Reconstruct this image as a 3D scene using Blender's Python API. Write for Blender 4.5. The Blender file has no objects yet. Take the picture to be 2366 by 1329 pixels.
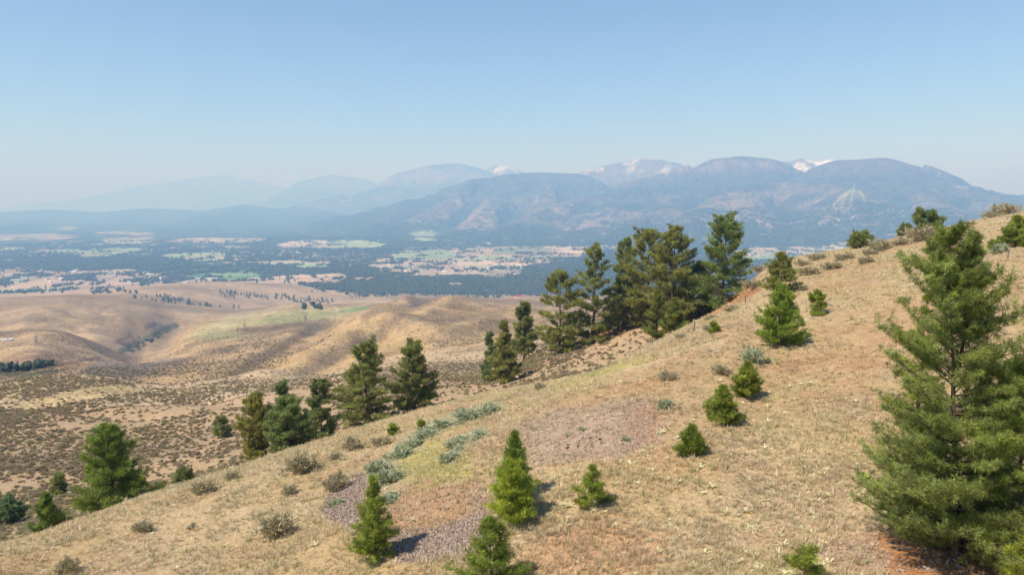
import bpy, math, random
import numpy as np
from mathutils import Vector, Matrix

random.seed(7)
RNG = np.random.default_rng(11)
C = bpy.context.scene.collection
scene = bpy.context.scene

# ------------------------------------------------------------------ camera
F = 1580.0                       # focal length in photograph pixels (2366 wide)
CX, CY = 1183.0, 664.5
PITCH = math.atan((664.5 - 470.0) / F)
cam_d = bpy.data.cameras.new('camera')
cam_d.sensor_fit = 'HORIZONTAL'; cam_d.sensor_width = 36.0
cam_d.lens = 36.0 * F / 2366.0
cam_d.clip_start = 0.5; cam_d.clip_end = 250000.0
cam = bpy.data.objects.new('camera', cam_d); C.objects.link(cam)
cam.location = (0, 0, 0)
cam.rotation_euler = (math.pi / 2 - PITCH, 0, 0)
scene.camera = cam

# ------------------------------------------------------------------ sky, sun
SUN_EL, SUN_AZ = math.radians(54), math.radians(-122)      # azimuth from +Y towards +X
world = bpy.data.worlds.new('World'); scene.world = world; world.use_nodes = True
wn = world.node_tree; wn.nodes.clear()
sky = wn.nodes.new('ShaderNodeTexSky'); sky.sky_type = 'NISHITA'; sky.sun_disc = False
sky.sun_elevation = SUN_EL; sky.sun_rotation = SUN_AZ
sky.altitude = 800; sky.air_density = .8; sky.dust_density = 0.15; sky.ozone_density = 5.0
bg = wn.nodes.new('ShaderNodeBackground'); bg.inputs['Strength'].default_value = 0.125
wo = wn.nodes.new('ShaderNodeOutputWorld')
wn.links.new(sky.outputs[0], bg.inputs[0]); wn.links.new(bg.outputs[0], wo.inputs[0])
sun_d = bpy.data.lights.new('sun', 'SUN'); sun_d.energy = 4.9; sun_d.angle = math.radians(0.55)
sun_d.color = (1.0, 0.93, 0.88)
sun = bpy.data.objects.new('sun', sun_d); C.objects.link(sun)
sdir = Vector((math.cos(SUN_EL) * math.sin(SUN_AZ), math.cos(SUN_EL) * math.cos(SUN_AZ), math.sin(SUN_EL)))
sun.rotation_euler = (-sdir).to_track_quat('-Z', 'Y').to_euler()
sun.location = (0, 0, 100)
scene.view_settings.view_transform = 'Standard'; scene.view_settings.look = 'None'
scene.view_settings.exposure = 0.37; scene.view_settings.gamma = 1.0
scene.cycles.max_bounces = 8; scene.cycles.diffuse_bounces = 6; scene.cycles.transmission_bounces = 6; scene.cycles.transparent_max_bounces = 8
scene.cycles.volume_bounces = 1
scene.cycles.use_denoising = True

# ------------------------------------------------------------------ numeric helpers
def hash2(ix, iy, seed):
    h = ix * np.uint32(374761393) + iy * np.uint32(668265263) + np.uint32((seed * 1442695041) & 0xffffffff)
    h = (h ^ (h >> np.uint32(13))) * np.uint32(1274126177)
    h = h ^ (h >> np.uint32(16))
    return h.astype(np.float32) * np.float32(1 / 4294967295.0)

def vnoise(x, y, seed=0):
    x = np.asarray(x); y = np.asarray(y)
    ix = np.floor(x); iy = np.floor(y); fx = (x - ix).astype(np.float32); fy = (y - iy).astype(np.float32)
    ix = ix.astype(np.int64).astype(np.uint32); iy = iy.astype(np.int64).astype(np.uint32); o = np.uint32(1)
    fx = fx * fx * (3 - 2 * fx); fy = fy * fy * (3 - 2 * fy)
    a = hash2(ix, iy, seed); b = hash2(ix + o, iy, seed); c = hash2(ix, iy + o, seed); d = hash2(ix + o, iy + o, seed)
    return (a + (b - a) * fx) * (1 - fy) + (c + (d - c) * fx) * fy

from concurrent.futures import ThreadPoolExecutor
POOL = ThreadPoolExecutor(4)
def rowwise(fn):
    def run(x, y, *a, **k):
        x = np.asarray(x); y = np.asarray(y)
        if x.ndim != 2 or x.size < 60000: return fn(x, y, *a, **k)
        cut = np.array_split(np.arange(x.shape[0]), 8)
        return np.concatenate(list(POOL.map(lambda c: fn(x[c[0]:c[-1] + 1], y[c[0]:c[-1] + 1], *a, **k), cut)))
    return run

@rowwise
def fbm(x, y, octv=4, seed=0, gain=0.5):                     # about -1..1
    s = 0.0; amp = 1.0; tot = 0.0
    for k in range(octv):
        xr = x * 0.8 - y * 0.6; yr = x * 0.6 + y * 0.8
        s = s + amp * (vnoise(x + 17.3 * k, y - 9.1 * k, seed + k) * 2 - 1); tot += amp
        x, y = xr * 2.03, yr * 2.03; amp *= gain
    return s / tot * 1.6

@rowwise
def ridged(x, y, octv=4, seed=0, gain=0.5):                  # 0..1, crests at 1
    s = 0.0; amp = 1.0; tot = 0.0
    for k in range(octv):
        n = 1 - np.abs(vnoise(x, y, seed + k) * 2 - 1)
        s = s + amp * n * n; tot += amp
        xr = x * 0.8 - y * 0.6; yr = x * 0.6 + y * 0.8
        x, y = xr * 2.05 + 3.7, yr * 2.05 - 1.9; amp *= gain
    return s / tot

def sstep(a, b, x):
    t = np.clip((x - a) / (b - a), 0, 1); return t * t * (3 - 2 * t)

def lerp(a, b, t):
    return a + (b - a) * t

def px2dir(px, py):
    """photograph pixel -> azimuth (from +Y to +X) and slope dz/dr of the sight line"""
    u = (np.asarray(px, float) - CX) / F; v = (CY - np.asarray(py, float)) / F
    c, s = math.cos(PITCH), math.sin(PITCH)
    dy = c + v * s; dz = -s + v * c
    return np.arctan2(u, dy), dz / np.hypot(u, dy)

def xyz2px(x, y, z):
    c, s = math.cos(PITCH), math.sin(PITCH)
    dep = y * c - z * s; up = y * s + z * c
    dep = np.where(dep > 0.01, dep, 0.01)
    return CX + F * x / dep, CY - F * up / dep

def pchip(xk, yk, x):
    """monotone cubic; xk,yk (K,M) knots for M columns, x (R,) -> (R,M)"""
    K, M = xk.shape
    h = np.diff(xk, axis=0); d = np.diff(yk, axis=0) / h
    m = np.zeros_like(yk)
    w1 = 2 * h[1:] + h[:-1]; w2 = h[1:] + 2 * h[:-1]
    with np.errstate(divide='ignore', invalid='ignore'):
        hm = (w1 + w2) / (w1 / d[:-1] + w2 / d[1:])
    m[1:-1] = np.where(d[:-1] * d[1:] > 0, hm, 0.0)
    m[0] = d[0]; m[-1] = d[-1]
    out = np.zeros((len(x), M))
    X = x[:, None] * np.ones((1, M))
    for k in range(K - 1):
        lo = xk[k][None]; hi = xk[k + 1][None]
        sel = (X >= lo) & (X <= hi) if k else (X <= hi)
        if k == K - 2: sel = (X >= lo)
        if not sel.any(): continue
        hh = h[k][None]; t = np.clip((X - lo) / hh, 0, 1)
        v = ((2 * t**3 - 3 * t**2 + 1) * yk[k] + (t**3 - 2 * t**2 + t) * hh * m[k]
             + (-2 * t**3 + 3 * t**2) * yk[k + 1] + (t**3 - t**2) * hh * m[k + 1])
        out = np.where(sel, v, out)
    return out

def pchip1(xk, yk, x):
    return pchip(np.array(xk, float)[:, None], np.array(yk, float)[:, None], np.asarray(x, float))[:, 0]

# ------------------------------------------------------------------ terrain: feature lines (px, py, r)
AZ = np.concatenate([np.radians(np.arange(-112, -44, 2.0)), np.radians(np.arange(-44, 44, 0.13)), np.radians(np.arange(44, 113, 2.0))])
PA, PB, PH = 0.216, -0.032, -15.0         # the near slope: z = PA x + PB y + PH

CREST = [(-700,1480,45),(-300,1370,50),(0,1262,55),(170,1205,60),(340,1148,64),(570,1073,70),(800,1000,78),(1000,940,90),
         (1150,902,100),(1260,882,108),(1400,852,118),(1500,800,128),(1600,748,138),(1700,692,150),(1760,625,165),(1800,602,168),
         (1850,590,170),(1930,576,170),(2000,566,172),(2100,541,175),(2200,520,178),(2280,500,180),(2366,484,182),(2700,420,190),(3100,370,200)]
S2 = [(-700,1000,320),(-300,930,340),(0,889,360),(120,880,360),(250,888,350),(340,903,330),(430,905,310),(520,896,300),(620,886,300),
      (720,875,300),(800,863,295),(900,849,285),(1000,843,275),(1080,848,260),(1150,840,245),(1200,812,232),(1250,790,218),(1350,768,208),
      (1450,742,203),(1600,712,200),(1740,660,200),(1800,636,205),(1850,620,208),(2366,520,218),(3100,410,235)]
S3 = [(-700,885,700),(-300,878,700),(0,873,650),(60,869,650),(160,839,800),(250,824,850),(330,822,850),(420,800,850),(560,771,900),
      (640,758,950),(700,753,980),(760,737,1000),(800,723,1000),(860,706,1050),(930,696,1100),(1000,689,1150),(1100,691,1200),
      (1180,701,1200),(1250,704,1200),(1400,712,1200),(1700,720,1200),(2366,700,1200),(3100,690,1200)]
S4 = [(-700,790,1300),(-300,782,1300),(0,777,1300),(100,767,1300),(200,773,1250),(280,790,1220),(340,806,1220),(390,790,1350),(430,758,1480),(500,730,1650),
      (600,713,1800),(700,705,1900),(800,703,2000),(900,703,2000),(1000,702,2000),(1100,697,2100),(1150,690,2150),(1200,686,2150),(1260,691,2150),
      (1400,705,2100),(2366,700,2100),(3100,690,2100)]
S5 = [(-700,745,2300),(-300,722,2300),(0,704,2300),(80,693,2320),(150,687,2350),(250,690,2350),(330,696,2380),(400,706,2420),(480,711,2500),(560,713,2600),
      (650,709,2700),(720,707,2750),(800,702,2800),(1000,701,2800),(2366,700,2800),(3100,690,2800)]
S6 = [(-700,690,3400),(-300,687,3350),(0,683,3330),(200,677,3350),(300,667,3420),(380,658,3520),(450,653,3600),(560,652,3650),(650,658,3600),
      (750,668,3500),(850,678,3450),(950,680,3450),(1300,681,3450),(2366,681,3450),(3100,680,3450)]

def line(pts):
    a = np.array(pts, float)
    az, s = px2dir(a[:, 0], a[:, 1])
    A = np.clip(AZ, az[0], az[-1])
    return np.exp(pchip1(az, np.log(a[:, 2]), A)), pchip1(az, s, A)

def azpx(pts):                       # a plain value by picture column
    a = np.array(pts, float); az, _ = px2dir(a[:, 0], np.full(len(a), 800.0))
    return np.interp(AZ, az, a[:, 1])

def offset(ln, k, dpy):
    r, s = ln; return r * k, s - np.asarray(dpy) / F
c_ = line(CREST); s2 = line(S2); s3 = line(S3); s4 = line(S4); s5 = line(S5); s6 = line(S6)
plane = lambda r: (r, PA * np.sin(AZ) + PB * np.cos(AZ) + PH / r)
one = np.ones_like(AZ)
knots = [plane(3.0 * one), plane(6.0 * one), plane(10 * one), plane(16 * one), plane(24 * one), plane(c_[0] * 0.52),
         c_, offset(c_, 1.13, azpx([(0, 22), (900, 16), (1150, 8), (1400, 5), (1700, 4), (1800, 20), (2366, 30)])),
         s2, offset(s2, 1.2, azpx([(0, 6), (600, 12), (1250, 25), (2366, 40)])),
         s3, offset(s3, 1.1, azpx([(0, 6), (400, 6), (1000, 14), (2366, 10)])),
         s4, offset(s4, 1.07, azpx([(0, 6), (500, 5), (1000, 6), (2366, 6)])),
         s5, offset(s5, 1.07, 2.5),
         s6, (4300 * one, -450 / 4300 * one), (6000 * one, -450 / 6000 * one)]
XK = np.log(np.array([k[0] for k in knots])); YK = np.array([k[1] for k in knots])

def ridge_pts(pts):
    a = np.array(pts, float); az, s = px2dir(a[:, 0], a[:, 1]); r = a[:, 2] * 1000
    return np.stack([r * np.sin(az), r * np.cos(az), s * r], 1)
# (slope of the flank, snow amount, (px, py, km) ...)
RIDGES = [
 ('dome_right', .25, 0, [(1800,392,13.2),(1870,385,13),(1940,368,13),(2040,363,13),(2110,375,13),(2200,400,12.8),(2366,432,12.4),(2700,480,11.5),(3100,520,11)]),
 ('dome_mid', .27, 0, [(1400,428,14.5),(1500,408,14),(1600,380,13.6),(1660,365,13.5),(1710,358,13.5),(1760,362,13.5),(1810,377,13.3),(1870,387,13.1)]),
 ('arm_mid', .36, 0, [(1600,382,13.6),(1480,425,12.8),(1350,452,11.8),(1250,484,10.6),(1180,525,9.4),(1150,548,8.6)]),
 ('spur', .42, 0, [(1710,359,13.5),(1650,418,12),(1560,462,10.8),(1470,505,9.6),(1400,548,8.3)]),
 ('spur', .42, 0, [(1770,366,13.4),(1740,420,11.8),(1650,470,10.2),(1560,535,8.5)]),
 ('spur', .42, 0, [(1870,388,13),(1800,420,11.5),(1700,432,10.6),(1640,470,9.7),(1600,505,8.9),(1560,560,7.9)]),
 ('spur', .42, 0, [(1700,432,10.6),(1740,480,9.4),(1720,552,7.9)]),
 ('spur', .4, 0, [(1800,420,11.3),(1880,420,10.9),(1950,432,10.4),(1975,436,10.1),(1920,480,9.3),(1880,520,8.6),(1850,560,7.8)]),
 ('ski', .42, 0, [(1975,436,10.1),(1988,470,9.4),(1995,510,8.7),(2000,556,7.8)]),
 ('ski', .42, 0, [(1975,436,10.1),(2040,470,9.4),(2100,505,8.6),(2130,550,7.8)]),
 ('spur', .4, 0, [(2040,364,13),(2050,420,11.4),(2150,462,10),(2200,482,9.3),(2240,540,8)]),
 ('spur', .4, 0, [(2200,400,12.8),(2250,448,10.6),(2300,475,9.8),(2400,530,8.4)]),
 ('spur', .4, 0, [(2366,432,12.4),(2420,480,10),(2600,540,8)]),
 ('ridge_centre', .27, 0, [(760,530,11.5),(820,508,12.4),(900,478,13),(1000,441,13.6),(1100,412,14),(1180,399,14.2),(1250,396,14.4),(1330,400,14.6),(1400,428,14.6)]),
 ('spur_rock', .45, 0, [(1180,400,14.2),(1160,440,12.8),(1130,470,11.6),(1110,500,10.6),(1085,535,9.4),(1080,550,8.8)]),
 ('spur', .42, 0, [(1100,413,14),(1050,455,12.4),(980,495,11),(880,535,9.8)]),
 ('spur', .42, 0, [(1250,397,14.4),(1270,430,13),(1250,470,11.6)]),
 ('spur', .42, 0, [(1000,441,13.6),(900,500,11.8),(820,536,10.4)]),
 ('snow_a', .5, .55, [(1250,420,17.5),(1320,400,17.6),(1400,380,17.8),(1460,369,18),(1490,364,18),(1530,368,18),(1560,374,17.9),(1600,384,17.8),(1650,400,17.6)]),
 ('snow_b', .6, .9, [(1110,398,25.8),(1140,382,25.8),(1162,378,25.8),(1200,392,25.8),(1240,410,25.8)]),
 ('snow_c', .6, 1.0, [(1780,385,18),(1822,371,18),(1850,365,18),(1880,370,18),(1900,371,18),(1920,367,18),(1945,368,18),(1980,380,18)]),
 ('far_a', .38, 0, [(640,485,21.6),(740,460,22.8),(870,425,24.0),(930,396,24.0),(990,381,24.0),(1050,376,24.0),(1100,386,24.0),(1150,402,24.0),(1250,425,22.8)]),
 ('far_b', .4, .15, [(380,498,30.7),(560,470,32.0),(640,441,32.0),(700,416,32.0),(760,402,32.0),(800,406,32.0),(845,413,32.0),(870,440,32.0),(950,470,30.7)]),
 ('far_c', .35, .12, [(60,485,44.8),(200,455,44.8),(300,432,44.8),(400,416,44.8),(470,406,44.8),(520,401,44.8),(570,412,44.8),(660,432,43.4),(740,460,42.0)]),
 ('far_d', .3, 0, [(-500,500,49.4),(-150,490,49.4),(0,480,49.4),(100,464,49.4),(200,455,49.4),(300,445,49.4)]),
 ('low_left', .15, 0, [(-700,505,24.3),(-300,498,24.3),(0,490,23.7),(120,484,23.0),(230,490,22.4),(340,480,22.4),(450,486,21.8),(560,472,21.8),(640,482,20.5),(700,478,19.8),(800,504,15.1)]),
 ('low_left', .2, 0, [(340,480,22.4),(300,505,19.2),(240,530,14.0)]), ('low_left', .2, 0, [(560,472,21.8),(520,500,16.2),(470,535,13.4)]), ('low_left', .2, 0, [(120,484,23.0),(80,510,19.2),(30,530,14.0)]),
]
def mountains(x, y):
    wx = x + 200 * fbm(x / 1500, y / 1500, 3, 5); wy = y + 200 * fbm(x / 1500, y / 1500, 3, 15)
    best = np.full(x.shape, -1e9); bid = np.zeros(x.shape, int); bd = np.full(x.shape, 1e9)
    for i, (nm, sl, sn, pts) in enumerate(RIDGES):
        P = ridge_pts(pts)
        # only the bounding box in reach of the ridge
        for a, b in zip(P[:-1], P[1:]):
            ab = b[:2] - a[:2]; L2 = (ab**2).sum()
            for (qx, qy, wgt) in ((wx, wy, 1),):
                t = np.clip(((qx - a[0]) * ab[0] + (qy - a[1]) * ab[1]) / L2, 0, 1)
                dxy = np.hypot(qx - a[0] - t * ab[0], qy - a[1] - t * ab[1])
                t0 = np.clip(((x - a[0]) * ab[0] + (y - a[1]) * ab[1]) / L2, 0, 1)
                d0 = np.hypot(x - a[0] - t0 * ab[0], y - a[1] - t0 * ab[1])
                w = sstep(150, 900, d0); d = d0 * (1 - w) + dxy * w; d = d + (sn > .1) * 140 * (ridged(x / 500, y / 500, 3, 33) - .3)
                h = a[2] + t0 * (b[2] - a[2]) - sl * (np.sqrt(d * d + 120**2) - 120)
            m = h > best
            best = np.where(m, h, best); bid = np.where(m, i, bid); bd = np.where(m, d0, bd)
    rel = best + 450
    er = ridged(wx / 1500, wy / 1500, 5, 31, .55)
    best = best - (1 - er) * np.clip(rel, 0, 900) * .5 * sstep(80, 1300, bd) - 26 * (1 - ridged(x / 420, y / 420, 3, 41)) * sstep(100, 500, rel)
    k = 60.0                                                   # soft toe on the valley floor
    zb = -450.0
    dd = best - zb
    soft = zb + k * np.logaddexp(0, np.clip(dd / k, -40, 40))
    soft = np.where(dd / k > 39, best, soft)
    return soft, bid, bd

def grid_z(lnr, azi=None):
    """terrain height on rows lnr (R,) x all azimuth columns"""
    r = np.exp(lnr)[:, None]
    s = pchip(XK, YK, lnr)
    z = s * r
    x = r * np.sin(AZ)[None]; y = r * np.cos(AZ)[None]
    # folds and small relief growing with distance, faded at the named crests
    a_mid = sstep(math.log(90), math.log(400), lnr)[:, None] * (1 - sstep(math.log(3300), math.log(4300), lnr)[:, None])
    n1 = fbm(x / 60, y / 60, 3, 3) * 1.1 + fbm(x / 190, y / 190, 3, 8) * 3.5 - ridged(x / 420 + .3 * fbm(x / 300, y / 300, 2, 9), y / 420, 3, 12) * 42 * sstep(math.log(350), math.log(900), lnr)[:, None]
    z = z + a_mid * (n1 + 18 * sstep(math.log(350), math.log(900), lnr)[:, None]) * (1 - .5 * sstep(math.log(1600), math.log(2300), lnr)[:, None])
    near = 1 - sstep(math.log(110), math.log(260), lnr)[:, None]
    z = z + near * (fbm(x / 9, y / 9, 3, 21) * .16 + fbm(x / 28, y / 28, 2, 23) * .35)
    far = lnr > math.log(4300)
    bid = np.full(z.shape, -1); bd = np.full(z.shape, 1e9)
    if far.any():
        zf, b2, d2 = mountains(x[far], y[far])
        w = sstep(math.log(4300), math.log(5600), lnr[far])[:, None]
        z[far] = -450 + (zf + 450) * w + fbm(x[far] / 1200, y[far] / 1200, 3, 51) * 6 * w
        bid[far] = np.where(zf > -448, b2, -1); bd[far] = d2
    return x, y, z, bid, bd
# ------------------------------------------------------------------ terrain grid
ROWS = np.concatenate([np.log(np.linspace(3, 20, 40, endpoint=False)),
                       np.arange(math.log(20), math.log(230), 0.0085),
                       np.arange(math.log(230), math.log(4300), 0.0095),
                       np.arange(math.log(4300), math.log(9000), 0.009), np.arange(math.log(9000), math.log(26000), 0.0065),
                       np.arange(math.log(26000), math.log(66000), 0.012)])
GX, GY, GZ, GID, GD = grid_z(ROWS)
GR = np.exp(ROWS)
GS = GZ / GR[:, None]
NR, NA = GX.shape

def ground(x, y):
    """terrain height below a point (vectorised)"""
    x = np.asarray(x, float); y = np.asarray(y, float)
    lr = np.log(np.maximum(np.hypot(x, y), 3.01)); az = np.arctan2(x, y)
    i = np.clip(np.searchsorted(ROWS, lr) - 1, 0, NR - 2); j = np.clip(np.searchsorted(AZ, az) - 1, 0, NA - 2)
    t = np.clip((np.exp(lr) - GR[i]) / (GR[i + 1] - GR[i]), 0, 1); u = np.clip((az - AZ[j]) / (AZ[j + 1] - AZ[j]), 0, 1)
    return (GZ[i, j] * (1 - t) + GZ[i + 1, j] * t) * (1 - u) + (GZ[i, j + 1] * (1 - t) + GZ[i + 1, j + 1] * t) * u

def at(px, py, rmin=4.0, rmax=60000.0):
    """the first point of the terrain on the sight line of a photograph pixel"""
    az, s = px2dir(px, py)
    j = int(np.clip(np.searchsorted(AZ, az) - 1, 0, NA - 2)); u = (az - AZ[j]) / (AZ[j + 1] - AZ[j])
    prof = GS[:, j] * (1 - u) + GS[:, j + 1] * u
    ok = (prof >= s) & (GR >= rmin)
    i = int(np.argmax(ok)) if ok.any() else NR - 1
    if not ok.any() or GR[i] > rmax:                  # above a crest: take the crest itself
        m = (GR >= rmin) & (GR <= rmax); i = np.where(m)[0][int(np.argmax(prof[m]))]; r = GR[i]
    else:
        r = GR[i]
        if i > 0 and prof[i - 1] < s:
            r = GR[i - 1] + (GR[i] - GR[i - 1]) * (s - prof[i - 1]) / (prof[i] - prof[i - 1] + 1e-12)
    x, y = r * math.sin(az), r * math.cos(az)
    return float(x), float(y), float(ground(x, y))

# spurs (+) and swales (-) carved into the foothills
FOLDS = [(-1, [(745, 746), (690, 775), (640, 805), (590, 832), (545, 868)]), (-1, [(880, 772), (820, 800), (740, 845), (690, 872)]), (-.7, [(640, 790), (560, 800), (480, 815), (400, 842)]),
         (-1, [(905, 745), (950, 715), (985, 702)]), (-.9, [(985, 750), (1070, 738), (1160, 722)]), (-.6, [(1000, 790), (1080, 770), (1180, 745)]), (1, [(500, 870), (560, 830), (640, 790), (700, 758)]),
         (1, [(640, 870), (720, 820), (800, 785), (870, 765)]), (1, [(850, 755), (900, 715), (930, 700)]), (1, [(940, 750), (985, 718), (1030, 700)]), (.8, [(1000, 760), (1100, 745), (1200, 718)]),
         (-1, [(200, 715), (260, 745), (300, 765)]), (-1, [(20, 745), (120, 738), (180, 768)]), (.8, [(60, 740), (200, 730), (330, 745)]), (-1.2, [(280, 812), (320, 790), (380, 762), (410, 750)]), (-.9, [(430, 1000), (300, 960), (100, 930)]), (-.8, [(700, 950), (560, 930), (430, 920)])]
_a0, _a1 = int(np.searchsorted(GR, 200)), int(np.searchsorted(GR, 3000))
_x, _y = GX[_a0:_a1], GY[_a0:_a1]; _add = np.zeros(_x.shape)
for sg, pts in FOLDS:
    P3 = [at(a, b, rmin=180) for a, b in pts]; best_d = np.full(_x.shape, 1e9)
    for p, q in zip(P3[:-1], P3[1:]):
        L = (q[0] - p[0])**2 + (q[1] - p[1])**2 + 1e-9; t = np.clip(((_x - p[0]) * (q[0] - p[0]) + (_y - p[1]) * (q[1] - p[1])) / L, 0, 1)
        best_d = np.minimum(best_d, np.hypot(_x - p[0] - t * (q[0] - p[0]), _y - p[1] - t * (q[1] - p[1])))
    rm = math.hypot(P3[1][0], P3[1][1]); _add += sg * .0135 * rm * np.exp(-(best_d / (.036 * rm)) ** 2)
GZ[_a0:_a1] += _add; GS = GZ / GR[:, None]
VIS = GS >= np.maximum.accumulate(GS, axis=0) - 1e-4       # what the photograph can see of the ground
GPX, GPY = xyz2px(GX, GY, GZ)

def seg_d(pts, X=None, Y=None, pad=40):                    # pixel distance to a polyline (only worked out near it)
    X = GPX if X is None else X; Y = GPY if Y is None else Y
    q = np.array(pts, float)
    near = (X > q[:, 0].min() - pad) & (X < q[:, 0].max() + pad) & (Y > q[:, 1].min() - pad) & (Y < q[:, 1].max() + pad)
    x = X[near]; y = Y[near]; d = np.full(x.shape, 1e9)
    for (ax, ay), (bx, by) in zip(pts[:-1], pts[1:]):
        L = (bx - ax)**2 + (by - ay)**2 + 1e-9
        t = np.clip(((x - ax) * (bx - ax) + (y - ay) * (by - ay)) / L, 0, 1)
        d = np.minimum(d, np.hypot(x - ax - t * (bx - ax), y - ay - t * (by - ay)))
    out = np.full(X.shape, 1e9); out[near] = d
    return out

def poly_in(pts, X, Y, pad=60):
    """signed: positive inside, in pixels"""
    q = np.array(pts, float); n = len(pts)
    near = (X > q[:, 0].min() - pad) & (X < q[:, 0].max() + pad) & (Y > q[:, 1].min() - pad) & (Y < q[:, 1].max() + pad)
    x = X[near]; y = Y[near]; ins = np.zeros(x.shape, bool); d = np.full(x.shape, 1e9)
    for i in range(n):
        (x1, y1), (x2, y2) = pts[i], pts[(i + 1) % n]
        L = (x2 - x1)**2 + (y2 - y1)**2 + 1e-9
        t = np.clip(((x - x1) * (x2 - x1) + (y - y1) * (y2 - y1)) / L, 0, 1)
        d = np.minimum(d, np.hypot(x - x1 - t * (x2 - x1), y - y1 - t * (y2 - y1)))
        if y1 == y2: continue
        ins ^= ((y1 > y) != (y2 > y)) & (x < (x2 - x1) * (y - y1) / (y2 - y1) + x1)
    out = np.full(X.shape, -1e9); out[near] = np.where(ins, d, -d)
    return out

def lin(r, g, b):                                          # sRGB 0..255 -> linear
    f = lambda c: (c / 255 / 12.92) if c <= 10 else ((c / 255 + .055) / 1.055) ** 2.4
    return np.array([f(r), f(g), f(b)])

COL = np.zeros((NR, NA, 3)); 
def mix(mask, col):
    global COL
    m = np.clip(mask, 0, 1)[..., None]
    COL[:] = COL * (1 - m) + np.asarray(col) * m

R2 = np.hypot(GX, GY)
nA = fbm(GX / 7, GY / 7, 4, 60); nB = fbm(GX / 25, GY / 25, 3, 61); nC = fbm(GX / 2.2, GY / 2.2, 3, 62)
straw = np.array([.48, .375, .215]); straw_pale = np.array([.57, .465, .30]); rust = np.array([.41, .235, .13])
pinkish = np.array([.38, .245, .165]); olive = np.array([.28, .27, .10]); soil = np.array([.36, .175, .075]); gravel = np.array([.275, .215, .17])
COL[:] = straw
mix(sstep(-.1, .9, nA) * .7, straw_pale); mix(sstep(.2, .9, fbm(GX / 4, GY / 4, 3, 63)) * .4, [.42, .32, .23]); mix(sstep(.3, .9, fbm(GX / 3, GY / 3, 3, 64)) * .35, [.33, .32, .17]); mix(sstep(.1, .9, nB + .4 * nC) * .25, pinkish); mix(sstep(.25, 1., -nA + .5 * nC) * .4, rust)

# -- middle hills
mid = sstep(95, 140, R2) * (R2 < 5000)
hn = fbm(GX / 130, GY / 130, 4, 70); hn2 = fbm(GX / 35, GY / 35, 4, 71); hn3 = fbm(GX / 500, GY / 500, 4, 72)
tan = np.array([.52, .405, .265]); tan2 = np.array([.43, .325, .22]); sage = np.array([.225, .19, .135]); yel = np.array([.48, .37, .195])
hc = tan[None, None] * np.ones_like(COL)
def mixh(h, m, c):
    m = np.clip(m, 0, 1)[..., None]; return h * (1 - m) + np.asarray(c) * m
hc = mixh(hc, sstep(-.3, .7, hn) * .7, tan2); hc = mixh(hc, sstep(0, .8, hn2 + .5 * hn3) * .55, sage)
hc = mixh(hc, sstep(.1, .8, -hn3 + .5 * hn) * .6, yel)
behind = (R2 > np.interp(np.arctan2(GX, GY), AZ, c_[0] * 1.06))
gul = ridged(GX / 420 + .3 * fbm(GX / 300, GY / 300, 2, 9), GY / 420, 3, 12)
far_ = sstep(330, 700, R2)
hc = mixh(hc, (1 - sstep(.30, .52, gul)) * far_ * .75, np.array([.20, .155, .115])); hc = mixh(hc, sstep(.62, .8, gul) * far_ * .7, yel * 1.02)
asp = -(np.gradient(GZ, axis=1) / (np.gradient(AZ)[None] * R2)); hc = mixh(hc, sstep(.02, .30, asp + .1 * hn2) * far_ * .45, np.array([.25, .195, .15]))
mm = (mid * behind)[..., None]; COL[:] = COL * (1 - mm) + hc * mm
hillk = (sstep(380, 620, R2) * (R2 < 4300))[..., None]; COL[:] = COL * (1 - hillk * np.array([.10, .17, .27]))
farhill = sstep(1300, 2200, R2) * (R2 < 5000)
COL[:] = COL * (1 - farhill[..., None] * .5) + np.array([.36, .265, .17]) * farhill[..., None] * .5
COL[:] = np.where(((R2 > 1000) & (R2 < 5000))[..., None], COL * (1 + .2 * fbm(GX / 300, GY / 90, 4, 75))[..., None], COL)

# -- valley floor: forest and fields
vn = fbm(GX / 900, GY / 1300, 4, 80) + .35 * fbm(GX / 160, GY / 200, 3, 81)
forest_c = np.array([.038, .062, .042]); forest_c2 = np.array([.055, .082, .050])
val = sstep(3250, 3700, R2)
vcol = np.zeros_like(COL) + np.array([.40, .30, .20])
vcol = mixh(vcol, sstep(-.2, .4, fbm(GX / 420, GY / 700, 3, 83)), np.array([.22, .25, .13]))
FOREST = np.zeros(R2.shape)
FOREST = np.maximum(FOREST, sstep(-.02, .10, vn + .10))
W = 3.5 * fbm(GX / 110, GY / 160, 3, 90)                    # ragged edges, in pixels
vr = R2 > 3000
WX = GPX + np.where(vr, 13 * fbm(GX / 420, GY / 620, 3, 91) + 5 * fbm(GX / 90, GY / 140, 2, 93), 0); WY = GPY + np.where(vr, 3.2 * fbm(GX / 380, GY / 520, 3, 92), 0)
def patch(poly, col, forest=0.0, edge=1.2, rag=1.0):
    global vcol, FOREST
    m = np.clip(poly_in(poly, lerp(GPX, WX, min(rag, 1)), lerp(GPY, WY, min(rag, 1))) / edge + rag * W / edge * .3 + .5, 0, 1) * (R2 > 3000)
    if col is not None: vcol = mixh(vcol, m, col)
    FOREST = FOREST * (1 - m) + forest * m
T = np.array([.50, .36, .25]); PT = np.array([.46, .37, .27]); G1 = np.array([.25, .31, .17]); G2 = np.array([.10, .22, .08]); G3 = np.array([.15, .26, .10])
def box(x0, y0, x1, y1, sk=0):
    return [(x0, y0 + (y1 - y0) * .45), (x0 + (x1 - x0) * .2, y0 + (y1 - y0) * .12 + sk), (x0 + (x1 - x0) * .7, y0), (x1, y0 + (y1 - y0) * .3 - sk), (x1 - (x1 - x0) * .06, y0 + (y1 - y0) * .75), (x0 + (x1 - x0) * .6, y1), (x0 + (x1 - x0) * .1, y1 - (y1 - y0) * .1)]
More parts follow.
